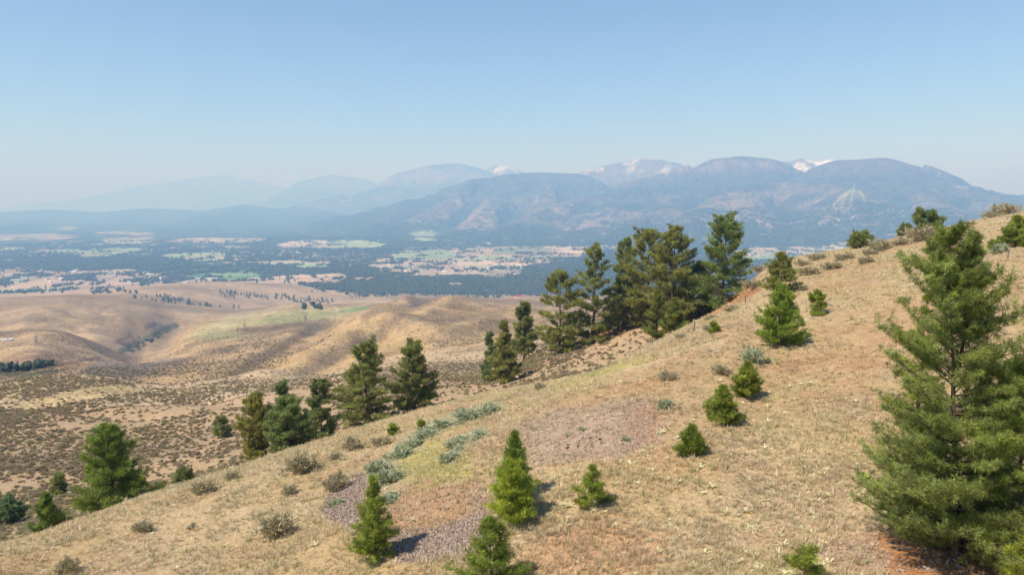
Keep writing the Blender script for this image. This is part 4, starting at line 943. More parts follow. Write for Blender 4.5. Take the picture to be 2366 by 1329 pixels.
# ------------------------------------------------------------------ shrubs one can point to
for px, base, w, kind, hs, lab in [
 (692, 1092, 84, 'sage', 1.15, 'large olive sagebrush with a thicker right half, just below the lower row of pines'),
 (640, 1240, 92, 'sage', 1.25, 'large round sagebrush with upright twigs, alone on the lower left grass'),
 (775, 1130, 70, 'sage', 1.1, 'ragged sagebrush touching the top corner of the purple rubble slope'),
 (663, 1145, 50, 'sage', .95, 'small dense sagebrush between the two large olive ones'),
 (470, 1138, 62, 'sage', .9, 'wide sagebrush on the crest left of the lower row of pines'),
 (330, 1232, 46, 'sage', 1.0, 'small grey sagebrush below the big spreading pine'),
 (155, 1322, 52, 'sage', 1.1, 'straggling sagebrush at the lower left corner of the grass'),
 (445, 1222, 28, 'sage', .8, 'very small sagebrush between the small grey and the large round one'),
 (815, 1040, 52, 'sage', 1.2, 'grey olive sagebrush under the large broad pine'),
 (530, 1110, 44, 'sage', .9, 'low sagebrush on the crest left of the rusty olive pine'),
 (770, 1062, 40, 'sage', .8, 'faded low sagebrush right below the open bare limbed pine'),
 (880, 1028, 60, 'sage', .7, 'flat greenish sagebrush near the crest, next to the low seedling pine'),
 (1742, 838, 68, 'silver', 1.0, 'broad grey sagebrush above the diagonal row of pine saplings'),
 (1667, 866, 48, 'sage', 1.0, 'round grey sagebrush left of the uppermost sapling of the diagonal row'),
 (1540, 877, 52, 'sage', .8, 'dark low sagebrush alone on the slope above the gravel bench'),
 (1540, 944, 44, 'silver', 1.0, 'pale sage bush at the upper right corner of the gravel bench'),
 (1385, 857, 42, 'sage', .7, 'low sagebrush on the lime green grass of the crest'),
 (1252, 900, 42, 'sage', .8, 'low sagebrush on the crest below the grove, left of the lime green grass'),
 (1345, 994, 24, 'silver', .7, 'tiny grey shrub growing on the gravel bench'),
 (1445, 1018, 26, 'silver', .6, 'faint grey shrub near the cut bank of the gravel bench'),
 (895, 1118, 66, 'silver', 1.1, 'biggest silver sage clump, above the pine between the rubble slopes'),
 (872, 1090, 54, 'silver', 1.0, 'silver sage clump left of and above the biggest one'),
 (925, 1056, 60, 'silver', .9, 'silver sage clump in the middle of the curved bank'),
 (955, 1034, 44, 'silver', .9, 'upper middle silver sage clump of the curved bank'),
 (990, 1010, 58, 'silver', .8, 'silver sage clump where the curved bank bends right'),
 (1018, 990, 48, 'silver', .9, 'silver sage clump next to the bend of the curved bank'),
 (1085, 970, 64, 'silver', .8, 'grey silver sage clump near the top of the curved bank'),
 (1128, 955, 60, 'silver', .8, 'uppermost silver sage clump of the curved bank'),
 (1060, 1030, 52, 'silver', .8, 'loose silver sage clump on the bright grass'),
 (1045, 1064, 46, 'silver', .8, 'silver sage clump low on the bright grass'),
 (1110, 1012, 50, 'silver', .7, 'thin silver sage clump right of the loose one'),
 (905, 1158, 46, 'silver', .8, 'small silver sage clump on the rust coloured flat'),
 (775, 1168, 40, 'silver', .8, 'greenish sage at the left rim of the purple rubble slope'),
 (1068, 1040, 30, 'silver', .7, 'smallest silver sage clump between the bright grass patches'),
 (2312, 586, 42, 'silver', 1.0, 'round pale grey sage bush beside the tiny pine on the upper slope'),
 (2330, 494, 60, 'sage', .7, 'wide dark shrub on the skyline at the upper right'),
 (2290, 503, 40, 'sage', .6, 'low shrub left of the wide dark one on the upper skyline'),
 (2130, 556, 70, 'sage', .8, 'wide sagebrush at the foot of the wide crowned skyline pine'),
 (2085, 566, 44, 'sage', .7, 'sagebrush below the small bush-like skyline pine'),
 (2168, 548, 52, 'sage', .8, 'sagebrush right of the wide crowned skyline pine'),
 (2042, 578, 60, 'sage', .8, 'big brown sagebrush on the skyline right of the round dark pine'),
 (2010, 590, 40, 'sage', .7, 'brown sagebrush touching the round dark skyline pine'),
 (1955, 600, 50, 'sage', .6, 'sagebrush just left of the round dark skyline pine'),
 (1925, 622, 44, 'sage', .8, 'pale sagebrush under the skyline, left below the round dark pine'),
 (2003, 608, 38, 'sage', .8, 'pale sagebrush under the skyline, right below the round dark pine'),
 (1890, 600, 52, 'sage', .5, 'flat sagebrush on the skyline between the grove and the round dark pine'),
 (1855, 614, 44, 'sage', .6, 'sagebrush on the skyline right of the shaggy dark pine'),
 (1868, 634, 56, 'sage', .6, 'wide low sagebrush right of the shaggy dark pine'),
 (1852, 672, 30, 'sage', .9, 'small sagebrush touching the right side of the shaggy dark pine'),
 (1760, 622, 40, 'sage', .7, 'sagebrush on the skyline between the dark green giant and the shaggy pine'),
 (1742, 668, 60, 'sage', .7, 'shadowed sagebrush at the right foot of the dark green giant'),
 (1688, 722, 56, 'sage', .6, 'flat grey sagebrush on the red bank right of the grove'),
 (1640, 742, 48, 'sage', .6, 'grey sagebrush below the red bank right of the grove'),
 (1640, 764, 40, 'sage', .6, 'lowest sagebrush of the trio under the red bank'),
 (1575, 782, 36, 'sage', .6, 'sagebrush by the leaning fence post'),
]:
    shrub(px, base, w * (1.45 if kind == 'silver' and 860 < px < 1140 else 1.05), lab, kind, hs=hs * (.72 if kind == 'silver' and 860 < px < 1140 else 1), rr=330)

# ------------------------------------------------------------------ sagebrush over the slopes: 200 nearest singly, the rest as cover
def cells(r0, r1, per_px, weight, cap=None, fov=40):
    """random points on visible ground, spread evenly over the picture area"""
    i0, i1 = np.searchsorted(GR, [r0, r1]); sl = slice(i0, i1)
    dy = np.abs(np.diff(GPY[i0:i1 + 1], axis=0)); dx = np.abs(np.gradient(GPX[sl], axis=1))
    A = dx * dy * VIS[sl] * weight[sl] * (np.abs(AZ) < math.radians(fov))[None]
    tot = A.sum(); n = int(tot * per_px); n = min(n, cap) if cap else n
    c = np.cumsum(A.ravel()); k = np.searchsorted(c, RNG.uniform(0, tot, n)); i, j = np.unravel_index(np.clip(k, 0, A.size - 1), A.shape)
    i = i + i0
    r = GR[i - 1] + (GR[i] - GR[i - 1]) * RNG.uniform(0, 1, n) if i0 else GR[i]
    a = AZ[j] + RNG.uniform(-.5, .5, n) * math.radians(.13)
    x, y = r * np.sin(a), r * np.cos(a)
    return x, y, ground(x, y), r

beyond = (R2 > np.interp(np.arctan2(GX, GY), AZ, c_[0] * 1.03)).astype(float)
shw = beyond * (.12 + sstep(-.45, .5, hn2 + .6 * hn + .5 * fbm(GX / 14, GY / 14, 2, 180))) * (R2 < 1500) * (1 - .6 * sstep(.6, .8, gul) * far_)
bench = np.clip(poly_in([(0, 945), (60, 925), (230, 890), (330, 895), (335, 906), (200, 925), (60, 948)], GPX, GPY) / 6 + .5, 0, 1) * (R2 < 420)
shw = shw * (1 - .93 * bench); shw = shw * (1 + 3.0 * sstep(980, 1120, GPX) * (1 - sstep(1560, 1700, GPX)) * (R2 < 215)); shw = shw * (1 + 1.0 * (R2 > 200) * (R2 < 330))
x, y, z, r = cells(60, 330, .072, shw * (R2 < 330) * (R2 / 330) ** 1.25); x2, y2, z2, r2_ = cells(330, 1500, .16, shw * sstep(-.5, .4, hn) + .08 * beyond * (R2 < 1300))
X = np.concatenate([x, x2]); Y = np.concatenate([y, y2]); Z = np.concatenate([z, z2]); Rr = np.concatenate([r, r2_])
size = RNG.uniform(.6, 1.2, len(X)) ** 1.6 * 1.15 * (1 + .25 * sstep(280, 420, Rr)) * (1 + .15 * (Rr > 350)); app = size / Rr
# never inside a placed shrub or pine, and one standing clear of the next
order = np.argsort(-app)
solo = order[:200]; rest = order[200:]
for q, k in enumerate(solo):
    st, lv = SAGE[k % 4]
    root = link('sagebrush', None, label='%s sagebrush %s' % ('large' if size[k] > 1.2 else 'small' if size[k] < .75 else 'olive grey', beside(X[k], Y[k], Z[k])), cat='shrub', group='sagebrush dotting the slope beyond the crest', loc=(X[k], Y[k], Z[k] - .03), rz=float(RNG.uniform(0, 6.28)))
    s_ = float(size[k]); root.scale = (s_, s_, s_ * float(RNG.uniform(.7, 1.0)))
    link('stems', st, root); link('leaves', lv, root)
n = len(rest); tn = RNG.uniform(.7, 1.15, (n, 1)) * np.array([1, 1, 1.0]) * np.where(RNG.uniform(size=(n, 1)) < .25, np.array([1.1, 1.0, 1.1]), np.array([.95, .95, .85]))
M_sage_t = leaf_mat('sagebrush_cover', (.43, .37, .235), .35, .85, tint=True)
SM2 = []
for me in SMALL:
    me2 = me.copy(); me2.materials.clear(); me2.materials.append(M_sage_t); SM2.append(me2)
scatter('sagebrush_cover', np.stack([X[rest], Y[rest], Z[rest] - .05], 1), np.stack([size[rest], size[rest], size[rest] * RNG.uniform(.6, .9, n)], 1),
        np.stack([np.zeros(n), np.zeros(n), RNG.uniform(0, 6.28, n)], 1), tn, RNG.integers(0, 4, n), SM2, 'countless small sagebrush dotting the tan foothills', 'sagebrush')

# ------------------------------------------------------------------ dry grass on the near slope
def tuft_mesh(nm, seed, K, h, w, lean, mat):
    rng = np.random.default_rng(seed); a = rng.uniform(0, 6.28, K); b = rng.uniform(0, lean, K); L = h * rng.uniform(.55, 1.1, K)
    base = np.stack([np.cos(a), np.sin(a), 0 * a], 1) * rng.uniform(0, .09, (K, 1)); sd = np.stack([-np.sin(a), np.cos(a), 0 * a], 1) * w / 2
    d = np.stack([np.cos(a) * np.sin(b), np.sin(a) * np.sin(b), np.cos(b)], 1); d2 = np.stack([np.cos(a) * np.sin(b * 1.7), np.sin(a) * np.sin(b * 1.7), np.cos(b * 1.7)], 1)
    m = base + d * L[:, None] * .55; t = m + d2 * L[:, None] * .45
    V = np.stack([base - sd, base + sd, m - sd * .7, m + sd * .7, t], 1).reshape(-1, 3); o = np.arange(K) * 5
    Fc = np.concatenate([np.stack([o, o + 1, o + 3], 1), np.stack([o, o + 3, o + 2], 1), np.stack([o + 2, o + 3, o + 4], 1)])
    return mesh_from(nm, V, Fc, mat)
M_grass = leaf_mat('dry_grass_blades', (.64, .515, .30), .35, .85, tint=True, spec=.1)
TUFTS = [tuft_mesh('grass_tuft', 400 + i, 15, .34, .022, .55 + .1 * i, M_grass) for i in range(4)]
N = 210000
la = RNG.uniform(math.log(13), math.log(240), N); aa = RNG.uniform(-.72, .74, N); r = np.exp(la); x, y = r * np.sin(aa), r * np.cos(aa)
g = bilin(GRASS, x, y) * np.clip(.55 + .5 * fbm(x / 1.7, y / 1.7, 3, 160) + .35 * fbm(x / 9, y / 9, 2, 161), .05, 1)
cr = np.interp(aa, AZ, c_[0]); g = g * np.where(r > cr * 1.1, .35, 1) * (r < cr * 1.9)
k = RNG.uniform(size=N) < g; x, y, r = x[k], y[k], r[k]; n = len(x)
cg = bilin(COL, x, y); cg = cg / cg.mean(axis=1, keepdims=True)
base_t = (cg / np.array([.45, .325, .17]) * .317) ** .55
v = fbm(x / 3.5, y / 3.5, 3, 162); w_ = RNG.uniform(size=(n, 1))
tn = base_t * (1 + .12 * v[:, None]) * RNG.uniform(.8, 1.15, (n, 1)) * np.where(w_ < .14, np.array([.70, .80, .66]), np.where(w_ > .86, np.array([1.2, 1.18, 1.25]), np.array([1., 1, 1])))
sc = RNG.uniform(.55, 1.15, n) * np.where(RNG.uniform(size=n) < .05, 1.75, 1) * np.interp(r, [15, 60, 200], [.75, 1.05, 1.5])
scatter('grass', np.stack([x, y, ground(x, y) - .02], 1), np.stack([sc * 1.15, sc * 1.15, sc * np.interp(r, [15, 60, 200], [.95, .85, .7])], 1),
        np.stack([RNG.normal(0, .1, n), RNG.normal(0, .1, n) , RNG.uniform(0, 6.28, n)], 1), tn, RNG.integers(0, 4, n), TUFTS, 'dry straw coloured bunch grass over the near slope', 'grass')

# ------------------------------------------------------------------ rubble on the spoil slopes and benches
def rock_mesh(seed):
    rng = np.random.default_rng(seed); import bmesh as bm_
    b = bm_.new(); bm_.ops.create_icosphere(b, subdivisions=1, radius=.5)
    for v_ in b.verts: v_.co = Vector([c * s for c, s in zip(v_.co, (1, .8, .55))]) * rng.uniform(.7, 1.15)
    me = bpy.data.meshes.new('stone'); b.to_mesh(me); b.free(); me.materials.append(M_stone); return me
M_stone = leaf_mat('rubble_stone', (.33, .265, .215), 0, .85, tint=True)
STONES = [rock_mesh(i) for i in range(5)]
spoil = np.zeros(R2.shape)
for poly, k in [([(755, 1145), (830, 1095), (855, 1110), (840, 1180), (830, 1235), (790, 1215), (750, 1190)], 1), ([(880, 1225), (980, 1225), (1060, 1200), (1120, 1180), (1125, 1240), (1080, 1280), (960, 1295), (880, 1290)], 1),
                ([(1200, 985), (1400, 925), (1510, 915), (1530, 1000), (1450, 1050), (1230, 1075)], .10), ([(1440, 945), (1520, 930), (1520, 1020), (1455, 1045)], .25), ([(860, 1170), (960, 1115), (1120, 1095), (1125, 1180), (1030, 1225), (900, 1235)], .12), ([(1880, 1260), (2100, 1225), (2366, 1290), (2366, 1400), (2000, 1400)], .07)]:
    spoil = np.maximum(spoil, k * np.clip(poly_in(poly, GPX, GPY) / 10 + .6 + .4 * nC, 0, 1) * (R2 < 200))
x, y, z, r = cells(20, 120, .30, spoil, cap=16000); n = len(x); s_ = RNG.uniform(.5, 1.3, n) ** 2 * .15 * (r / 50) ** .5
tv = RNG.uniform(.55, 1.35, (n, 1)) * np.array([1, .97, .97])
scatter('rubble', np.stack([x, y, z], 1), np.stack([s_ * 1.3, s_, s_], 1), RNG.uniform(0, 6.28, (n, 3)), tv, RNG.integers(0, 5, n), STONES, 'purple brown broken rubble on the dug out benches', 'rubble')

# ------------------------------------------------------------------ balsamroot: pale leafy rosettes
def rosette(seed):
    rng = np.random.default_rng(seed); K = 24; a = np.arange(K) * 2.4 + rng.normal(size=K) * .3; L = rng.uniform(.16, .40, K); el = rng.uniform(.25, 1.1, K)
    u = np.array([0, .4, .75, 1.]); wd = np.array([.008, .030, .026, .003])
    out = np.stack([np.cos(a), np.sin(a)], 1)
    rr = L[:, None] * u * np.cos(el)[:, None]; zz = L[:, None] * (u * np.sin(el)[:, None] - .55 * u ** 2 * rng.uniform(.2, .9, K)[:, None])
    c = np.concatenate([out[:, None] * rr[..., None], zz[..., None]], -1); sd = np.stack([-np.sin(a), np.cos(a), 0 * a], 1)
    fold = np.array([0, .02, .015, 0])
    V = np.stack([c - sd[:, None] * wd[:, None], c - np.array([0, 0, 1.]) * fold[:, None], c + sd[:, None] * wd[:, None]], 2).reshape(-1, 3)
    Q = []
    for k_ in range(K):
        for j in range(3):
            b_ = (k_ * 4 + j) * 3
            Q += [(b_, b_ + 1, b_ + 4, b_ + 3), (b_ + 1, b_ + 2, b_ + 5, b_ + 4)]
    br = rng.uniform(.75, 1.15, (K, 1)); col = np.repeat(br * np.where(rng.uniform(size=(K, 1)) < .3, np.array([1.15, 1.0, .75]), np.array([1, 1, 1.])), 12, 0)
    return mesh_from('balsamroot', V, np.array(Q), M_root, col)
ROOT = [rosette(500 + i) for i in range(5)]
rw = GRASS * (GPY > 860) * (GPY < 1329) * (R2 < 110) * (.15 + sstep(1150, 1400, GPX)) * (1 - beyond) * (.25 + sstep(-.5, .6, fbm(GX / 5, GY / 5, 2, 170))) 
rw = rw * (.5 + .5 * (GPY > 1040)) / (1 + (GPY > 1230)) * np.where(GPX > 1900, .5, 1)
x, y, z, r = cells(18, 110, .0030, rw, cap=290)
for q in range(len(x)):
    s_ = float(RNG.uniform(.6, 1.3)) * (1.0 if r[q] < 60 else 1.15)
    o = link('balsamroot', ROOT[q % 5], label='%s pale leafy balsamroot plant %s' % ('big' if s_ > .98 else 'small' if s_ < .68 else 'middling', beside(x[q], y[q], z[q])), cat='plant', group='balsamroot plants in the dry grass', loc=(x[q], y[q], z[q]), rz=float(RNG.uniform(0, 6.28)))
    o.scale = (s_, s_, s_ * .85)

# ------------------------------------------------------------------ the far forest and valley trees
def conifer(seed, h=1.0, w=.30, tiers=4, sides=7, round_=False):
    rng = np.random.default_rng(seed); V = []; Fc = []
    if round_:
        for c in range(5):
            o = rng.normal(size=3) * [.22, .22, .14] + [0, 0, .5]; R_ = rng.uniform(.22, .34); b = len(V)
            P_ = [(0, 0, 1), (0, 0, -1)] + [(math.cos(a), math.sin(a), e) for e in (.4, -.4) for a in np.arange(6) * 1.047 + e]
            V += [tuple(o + R_ * np.array(p) * rng.uniform(.8, 1.15)) for p in P_]
            for i in range(6):
                j = (i + 1) % 6; Fc += [(b, b + 2 + i, b + 2 + j), (b + 1, b + 8 + j, b + 8 + i), (b + 2 + i, b + 8 + i, b + 2 + j), (b + 2 + j, b + 8 + i, b + 8 + j)]
    else:
        for t in range(tiers):
            z0 = .08 + .80 * t / tiers; z1 = min(1, z0 + .42); R_ = w * (1 - t / tiers * .78) * rng.uniform(.85, 1.1); b = len(V)
            V.append((rng.normal() * .01, rng.normal() * .01, z1 if t < tiers - 1 else 1.0))
            for i in range(sides):
                a = 6.283 * i / sides + t; rr_ = R_ * (1.0 if i % 2 else .68) * rng.uniform(.85, 1.15); V.append((rr_ * math.cos(a), rr_ * math.sin(a), z0 + rng.uniform(-.03, .03)))
            Fc += [(b, b + 1 + i, b + 1 + (i + 1) % sides) for i in range(sides)]
        b = len(V); V += [(.02, 0, 0), (-.01, .017, 0), (-.01, -.017, 0), (0, 0, .3)]; Fc += [(b, b + 1, b + 3), (b + 1, b + 2, b + 3), (b + 2, b, b + 3)]
    return V, np.array(Fc)
M_for = leaf_mat('forest_foliage', (.060, .084, .046), .1, .85, tint=True, spec=.1)
M_for1 = leaf_mat('valley_pine_foliage', (.060, .080, .044), .1, .85)
FT = []; FT1 = []
for i in range(6):
    V, Fc = conifer(600 + i, round_=(i >= 4)); V = np.array(V); V[:, :2] *= (1.0 if i < 4 else .9)
    FT.append(mesh_from('forest_tree', V, Fc, M_for)); FT1.append(mesh_from('far_pine', V, Fc, M_for1, np.ones((len(V), 3))))
fw = sstep(.25, .8, FOREST) * isval + .003 * isval * (R2 < 6000)
x, y, z, r = cells(3300, 9500, .36, fw, cap=95000); n = len(x)
h = RNG.uniform(11, 21, n) * (1 + .1 * (r > 6000)); tn = RNG.uniform(.7, 1.25, (n, 1)) * np.array([1, 1, 1.]); tn[:, 0] *= RNG.uniform(.85, 1.2, n)
scatter('forest', np.stack([x, y, z - .5], 1), np.stack([h * 1.15, h * 1.15, h], 1), np.stack([0 * h, 0 * h, RNG.uniform(0, 6.28, n)], 1), tn,
        np.where(RNG.uniform(size=n) < .8, RNG.integers(0, 4, n), RNG.integers(4, 6, n)), FT, 'dark conifer forest covering the valley floor', 'forest')
# scattered pines on the dry bench and in the gullies: single trees
def lone_trees(poly, count, hr, label, group, rnd=0.0, r0=600):
    q = np.array(poly); done = 0; tries = 0
    pp = []
    while done < count and tries < count * 30:
        tries += 1
        a = RNG.uniform(q[:, 0].min(), q[:, 0].max()); b = RNG.uniform(q[:, 1].min(), q[:, 1].max())
        if poly_in(poly, np.array([[a]]), np.array([[b]]))[0, 0] < 0: continue
        X_, Y_, Z_ = at(a, b, rmin=r0)
        h_ = float(RNG.uniform(*hr)); i = int(RNG.integers(4, 6)) if RNG.uniform() < rnd else int(RNG.integers(0, 4))
        fx = (a - q[:, 0].min()) / np.ptp(q[:, 0]); fy = (b - q[:, 1].min()) / np.ptp(q[:, 1]); hz = (h_ - hr[0]) / (hr[1] - hr[0])
        tx = label + ', %s, %s %s' % ('tall' if hz > .66 else 'short' if hz < .33 else 'middling', ['far', 'near'][min(1, int(fy * 2))], ['left end', 'left half', 'centre', 'right half', 'right end'][min(4, int(fx * 5))])
        o = link('far_pine' if i < 4 else 'far_tree', FT1[i], label=tx, cat='tree', group=group, loc=(X_, Y_, Z_ - .3), rz=float(RNG.uniform(0, 6.28)))
        wd_ = h_ * (1.15 if i < 4 else 1.0); o.scale = (wd_, wd_, h_); done += 1
lone_trees([(300, 690), (385, 682), (470, 706), (560, 712), (440, 715), (380, 700)], 55, (11, 19), 'dark pine scattered on the dry bench', 'scattered pines on the dry bench', r0=2450)
lone_trees([(500, 674), (560, 678), (640, 680), (700, 690), (780, 695), (740, 708), (640, 692), (520, 688)], 85, (11, 20), 'dark pine in the open stand by the forest', 'pines of the open stand by the valley forest', r0=2600)
lone_trees([(206, 672), (280, 672), (320, 672), (316, 679), (210, 680)], 26, (10, 17), 'dark tree in the shelterbelt left of the dry bench', 'shelterbelt trees left of the dry bench', .7, 2600)
lone_trees([(0, 856), (120, 852), (135, 858), (60, 868), (0, 868)], 44, (3, 9), 'bluish green tree packed in the left gully bottom', 'trees in the left gully bottom', .6, 640)
lone_trees([(285, 812), (350, 778), (400, 750), (412, 754), (370, 780), (310, 815)], 45, (3, 6), 'low dark tree along the winding creek gully', 'trees along the winding creek gully', .9, 640)
lone_trees([(700, 708), (735, 705), (745, 716), (700, 716)], 10, (9, 14), 'round leafy tree beside the pale field track', 'leafy trees beside the field track', 1.0, 1500)
lone_trees([(660, 640), (690, 645), (685, 655), (655, 656)], 8, (22, 32), 'tall dark conifer standing above the forest edge', 'tall conifers above the forest edge', 0, 3400)

# ------------------------------------------------------------------ houses and sheds of the valley
def flat_mat(nm, c, rough=.8):
    m, nt, b = new_mat(nm, rough, .2); b.inputs['Base Color'].default_value = (*c, 1); return m
M_wh = flat_mat('white_siding', (.78, .76, .72)); M_cr = flat_mat('cream_siding', (.55, .48, .38)); M_rg = flat_mat('pale_metal_roof', (.62, .63, .65), .5); M_rd = flat_mat('dark_roof', (.16, .14, .13)); M_rr = flat_mat('red_roof', (.42, .06, .05)); M_gl = flat_mat('window_glass', (.05, .06, .08), .2)
def house_meshes(L, W, H, rh, mw, mr):
    l, w = L / 2, W / 2
    V = [(-l, -w, -1), (l, -w, -1), (l, w, -1), (-l, w, -1), (-l, -w, H), (l, -w, H), (l, w, H), (-l, w, H), (-l, 0, H + rh), (l, 0, H + rh)]
    wl = bpy.data.meshes.new('walls'); wl.from_pydata(V, [], [(0, 1, 5, 4), (1, 2, 6, 9, 5), (2, 3, 7, 6), (3, 0, 4, 8, 7)]); wl.materials.append(mw)
    e = .5; t = .25
    R_ = [(-l - e, -w - e, H - e * rh / w), (l + e, -w - e, H - e * rh / w), (l + e, 0, H + rh), (-l - e, 0, H + rh), (l + e, w + e, H - e * rh / w), (-l - e, w + e, H - e * rh / w)]
    V2 = [(a, b, c + .05) for a, b, c in R_] + [(a, b, c + .05 + t) for a, b, c in R_]
    rf = bpy.data.meshes.new('roof'); rf.from_pydata(V2, [], [(6, 7, 8, 9), (9, 8, 10, 11), (1, 0, 3, 2), (2, 3, 5, 4), (0, 1, 7, 6), (4, 5, 11, 10), (1, 2, 8, 7), (2, 4, 10, 8), (3, 0, 6, 9), (5, 3, 9, 11)]); rf.materials.append(mr)
    return wl, rf
HM = [house_meshes(16, 10, 4, 2.6, M_wh, M_rg), house_meshes(13, 9, 3.5, 2.4, M_cr, M_rd), house_meshes(34, 15, 5.5, 2.6, M_wh, M_rg), house_meshes(20, 11, 4.5, 3, M_wh, M_rd), house_meshes(60, 22, 6, 2.5, M_wh, M_rg)]
def house(px, py, k, label, group=None, rz=None, s=1.0, r0=1900, name='house', hm=None, cat='house'):
    X_, Y_, Z_ = at(px, py, rmin=r0)
    o = link(name, None, label=label, cat=cat, group=group, loc=(X_, Y_, Z_), rz=RNG.uniform(0, 3.1) if rz is None else rz); o.scale = (s, s, s)
    wl, rf = hm or HM[k]; link('walls', wl, o); link('roof', rf, o); return o
def town(poly, count, big, label, group, s=(1.0, 1.5)):
    q = np.array(poly); d = 0
    while d < count:
        a = RNG.uniform(q[:, 0].min(), q[:, 0].max()); b = RNG.uniform(q[:, 1].min(), q[:, 1].max())
        if poly_in(poly, np.array([[a]]), np.array([[b]]))[0, 0] < 0: continue
        kd = int(RNG.choice([0, 1, 3])) if RNG.uniform() > big else 2; fx = (a - q[:, 0].min()) / np.ptp(q[:, 0]); fy = (b - q[:, 1].min()) / np.ptp(q[:, 1])
        tx = '%s %s, %s %s' % (['small white pale roofed house', 'small cream house', 'long white shed', 'white house with dark roof'][kd], label, ['far', 'middle', 'near'][min(2, int(fy * 3))], ['left end', 'left half', 'centre', 'right half', 'right end'][min(4, int(fx * 5))])
        house(a, b, kd, tx, group, s=float(RNG.uniform(*s)), r0=3300); d += 1
town([(560, 576), (650, 578), (760, 586), (850, 592), (840, 606), (700, 602), (600, 590)], 72, .15, 'in the hazy valley town', 'houses of the hazy valley town', (.9, 1.5))
town([(0, 625), (120, 630), (200, 622), (400, 634), (480, 645), (430, 656), (200, 650), (0, 660)], 60, .2, 'on the left valley plain', 'farm buildings on the left valley plain', (1.0, 1.5))
town([(870, 610), (1000, 600), (1180, 606), (1240, 612), (1190, 636), (1000, 638), (880, 630)], 66, .15, 'in the mid valley settlement', 'houses of the mid valley settlement', (.8, 1.3))
town([(1250, 590), (1320, 596), (1310, 618), (1240, 620)], 10, .2, 'in the clearings beside the grove', 'houses in the clearings left of the grove', (.8, 1.3))
town([(1720, 575), (1860, 575), (1850, 598), (1730, 600)], 8, .2, 'in the fields beyond the grove', 'farm buildings in the fields right of the grove', (1.1, 1.6))
house(488, 646, 4, 'long white barn just below the bright green round field', rz=.1, s=1.2, r0=3300, name='barn', cat='barn')
house(462, 645, 2, 'white shed left of the long white barn', rz=.3, s=1.1, r0=3300, name='shed', cat='shed')
house(1046, 692, 4, 'long cream shed behind the bare rounded hill', rz=.05, s=.4, r0=1500, name='shed', cat='shed')
house(1197, 688, 3, 'red roofed house on the knoll left of the grove', rz=.1, s=1.0, r0=1500, hm=house_meshes(22, 11, 4, 3, M_wh, M_rr))
house(8, 787, 2, 'white shed on the low rise at the far left edge', rz=.2, s=.3, r0=700, name='shed', cat='shed')
house(22, 787, 0, 'little white shed right of the larger one at the far left edge', rz=.6, s=.45, r0=700, name='shed', cat='shed')

# ------------------------------------------------------------------ power poles, fence, logs, burnt stump
M_wood = bark_mat('weathered_wood', (.10, .08, .06), (.24, .19, .14), 12); M_log = bark_mat('bleached_log', (.25, .22, .19), (.48, .44, .39), 6)
def tube_mesh(nm, pts, radii, mat, k=8):
    V, Q = tube_batch(np.array(pts, float)[None], np.array(radii, float)[None], k)
    return mesh_from(nm, V, Q, mat, smooth=True)
def pole(px, py, toppx, label, r0):
    X_, Y_, Z_ = at(px, py, rmin=r0); r = math.hypot(X_, Y_); H = (py - toppx) * r / F
    o = link('power_pole', None, label=label, cat='power pole', loc=(X_, Y_, Z_))
    for s_ in (-1, 1): link('post', tube_mesh('post', [(s_ * H * .11, 0, -.5), (s_ * H * .11, 0, H)], [.42, .3], M_wood), o)
    link('crossarm', tube_mesh('crossarm', [(-H * .24, 0, H * .86), (H * .24, 0, H * .86)], [.24, .24], M_wood), o)
    link('brace', tube_mesh('brace', [(-H * .11, .1, H * .45), (H * .11, .1, H * .8)], [.14, .14], M_wood), o)
    link('brace', tube_mesh('brace', [(H * .11, -.1, H * .45), (-H * .11, -.1, H * .8)], [.14, .14], M_wood), o)
pole(566, 766, 747, 'wooden twin pole on the green field bench, nearer of the two', 1000)
pole(706, 744, 731, 'wooden twin pole farther back on the green field bench', 1000)
pole(84, 792, 778, 'wooden twin pole on the low hill at the far left', 700)
def post(px, py, h, lean, label):
    X_, Y_, Z_ = at(px, py, rmax=330)
    o = link('fence_post', tube_mesh('fence_post', [(0, 0, -.2), (lean * h * .5, 0, h * .5), (lean * h, 0, h)], [.07, .06, .055], M_wood, 7), label=label, cat='fence post', loc=(X_, Y_, Z_))
post(1602, 771, 1.15, .08, 'weathered fence post at the crest below the grove, leaning slightly right')
post(1722, 700, 1.0, -.04, 'weathered fence post on the red bank near the dark green giant')
post(2328, 600, 1.0, .03, 'thin fence post below the round pale sage bush')
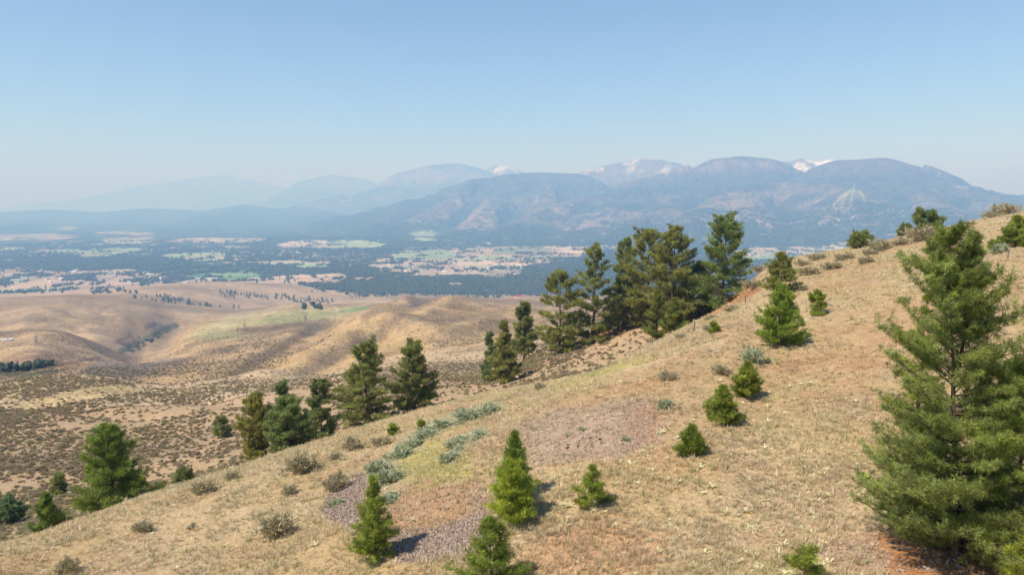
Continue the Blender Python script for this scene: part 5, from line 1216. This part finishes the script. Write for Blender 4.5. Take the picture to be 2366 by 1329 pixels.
def log(p0, p1, rad, label, twigs=5, seed=0):
    a = Vector(at(*p0, rmax=330)); b = Vector(at(*p1, rmax=330)); rng = np.random.default_rng(seed)
    L = b - a; o = link('fallen_log', None, label=label, cat='fallen log', loc=a)
    pts = [(L * t) + Vector((0, 0, rad * .8 + .06 * math.sin(t * 5))) for t in np.linspace(0, 1, 6)]
    for i, p in enumerate(pts): p.z = float(ground(a.x + p.x, a.y + p.y)) - a.z + rad * .85
    link('stem', tube_mesh('stem', pts, np.linspace(rad, rad * .4, 6), M_log), o)
    for k_ in range(twigs):
        t = rng.uniform(.25, .95); p = np.array(pts[int(t * 5)]); d = np.array(L.normalized()) * rng.uniform(.2, .8) + np.array([rng.normal() * .5, rng.normal() * .5, rng.uniform(.2, .9)])
        link('dead_branch', tube_mesh('dead_branch', [p, p + d * rng.uniform(.5, 1.1)], [rad * .3, rad * .08], M_log, 5), o)
log((1480, 802), (1532, 786), .17, 'longest bleached log lying against the crest below the red bank', 7, 1)
log((1438, 822), (1478, 806), .12, 'bleached log end to end with the longest one', 6, 2)
log((1420, 832), (1452, 826), .10, 'short bleached log at the lower end of the fallen line', 5, 3)
log((1500, 806), (1526, 794), .09, 'thin bleached log half under the longest one', 3, 4)
X_, Y_, Z_ = at(1518, 782, rmax=330)
o = link('tree_stump', None, label='broken reddish stump at the upper end of the bleached logs', cat='stump', loc=(X_, Y_, Z_))
link('stem', tube_mesh('stem', [(0, 0, -.2), (.05, 0, .4), (.12, 0, .9), (.3, 0, 1.3)], [.28, .2, .15, .03], bark_mat('rotten_wood', (.14, .06, .03), (.36, .19, .10), 6)), o)
link('root', tube_mesh('root', [(0, 0, .1), (-.6, .1, .12), (-1.0, .15, -.05)], [.14, .1, .05], M_log), o)
# dark scorched stones on the gravel bench
M_ch = flat_mat('scorched_stone', (.07, .045, .04), .9)
cx_, cy_, cz_ = at(1347, 1026, rmax=120)
for k_ in range(9):
    a = k_ * .7; me = STONES[k_ % 5].copy(); me.materials.clear(); me.materials.append(M_ch)
    xx, yy = cx_ + math.cos(a) * .8 * RNG.uniform(.5, 1.3), cy_ + math.sin(a) * .7 * RNG.uniform(.5, 1.3)
    o = link('scorched_stone', me, label='dark scorched stone in the ring on the gravel bench', cat='stone', group='scorched stones on the gravel bench', loc=(xx, yy, float(ground(xx, yy)) + .05), rz=a)
    s_ = float(RNG.uniform(.14, .26)); o.scale = (s_, s_, s_)
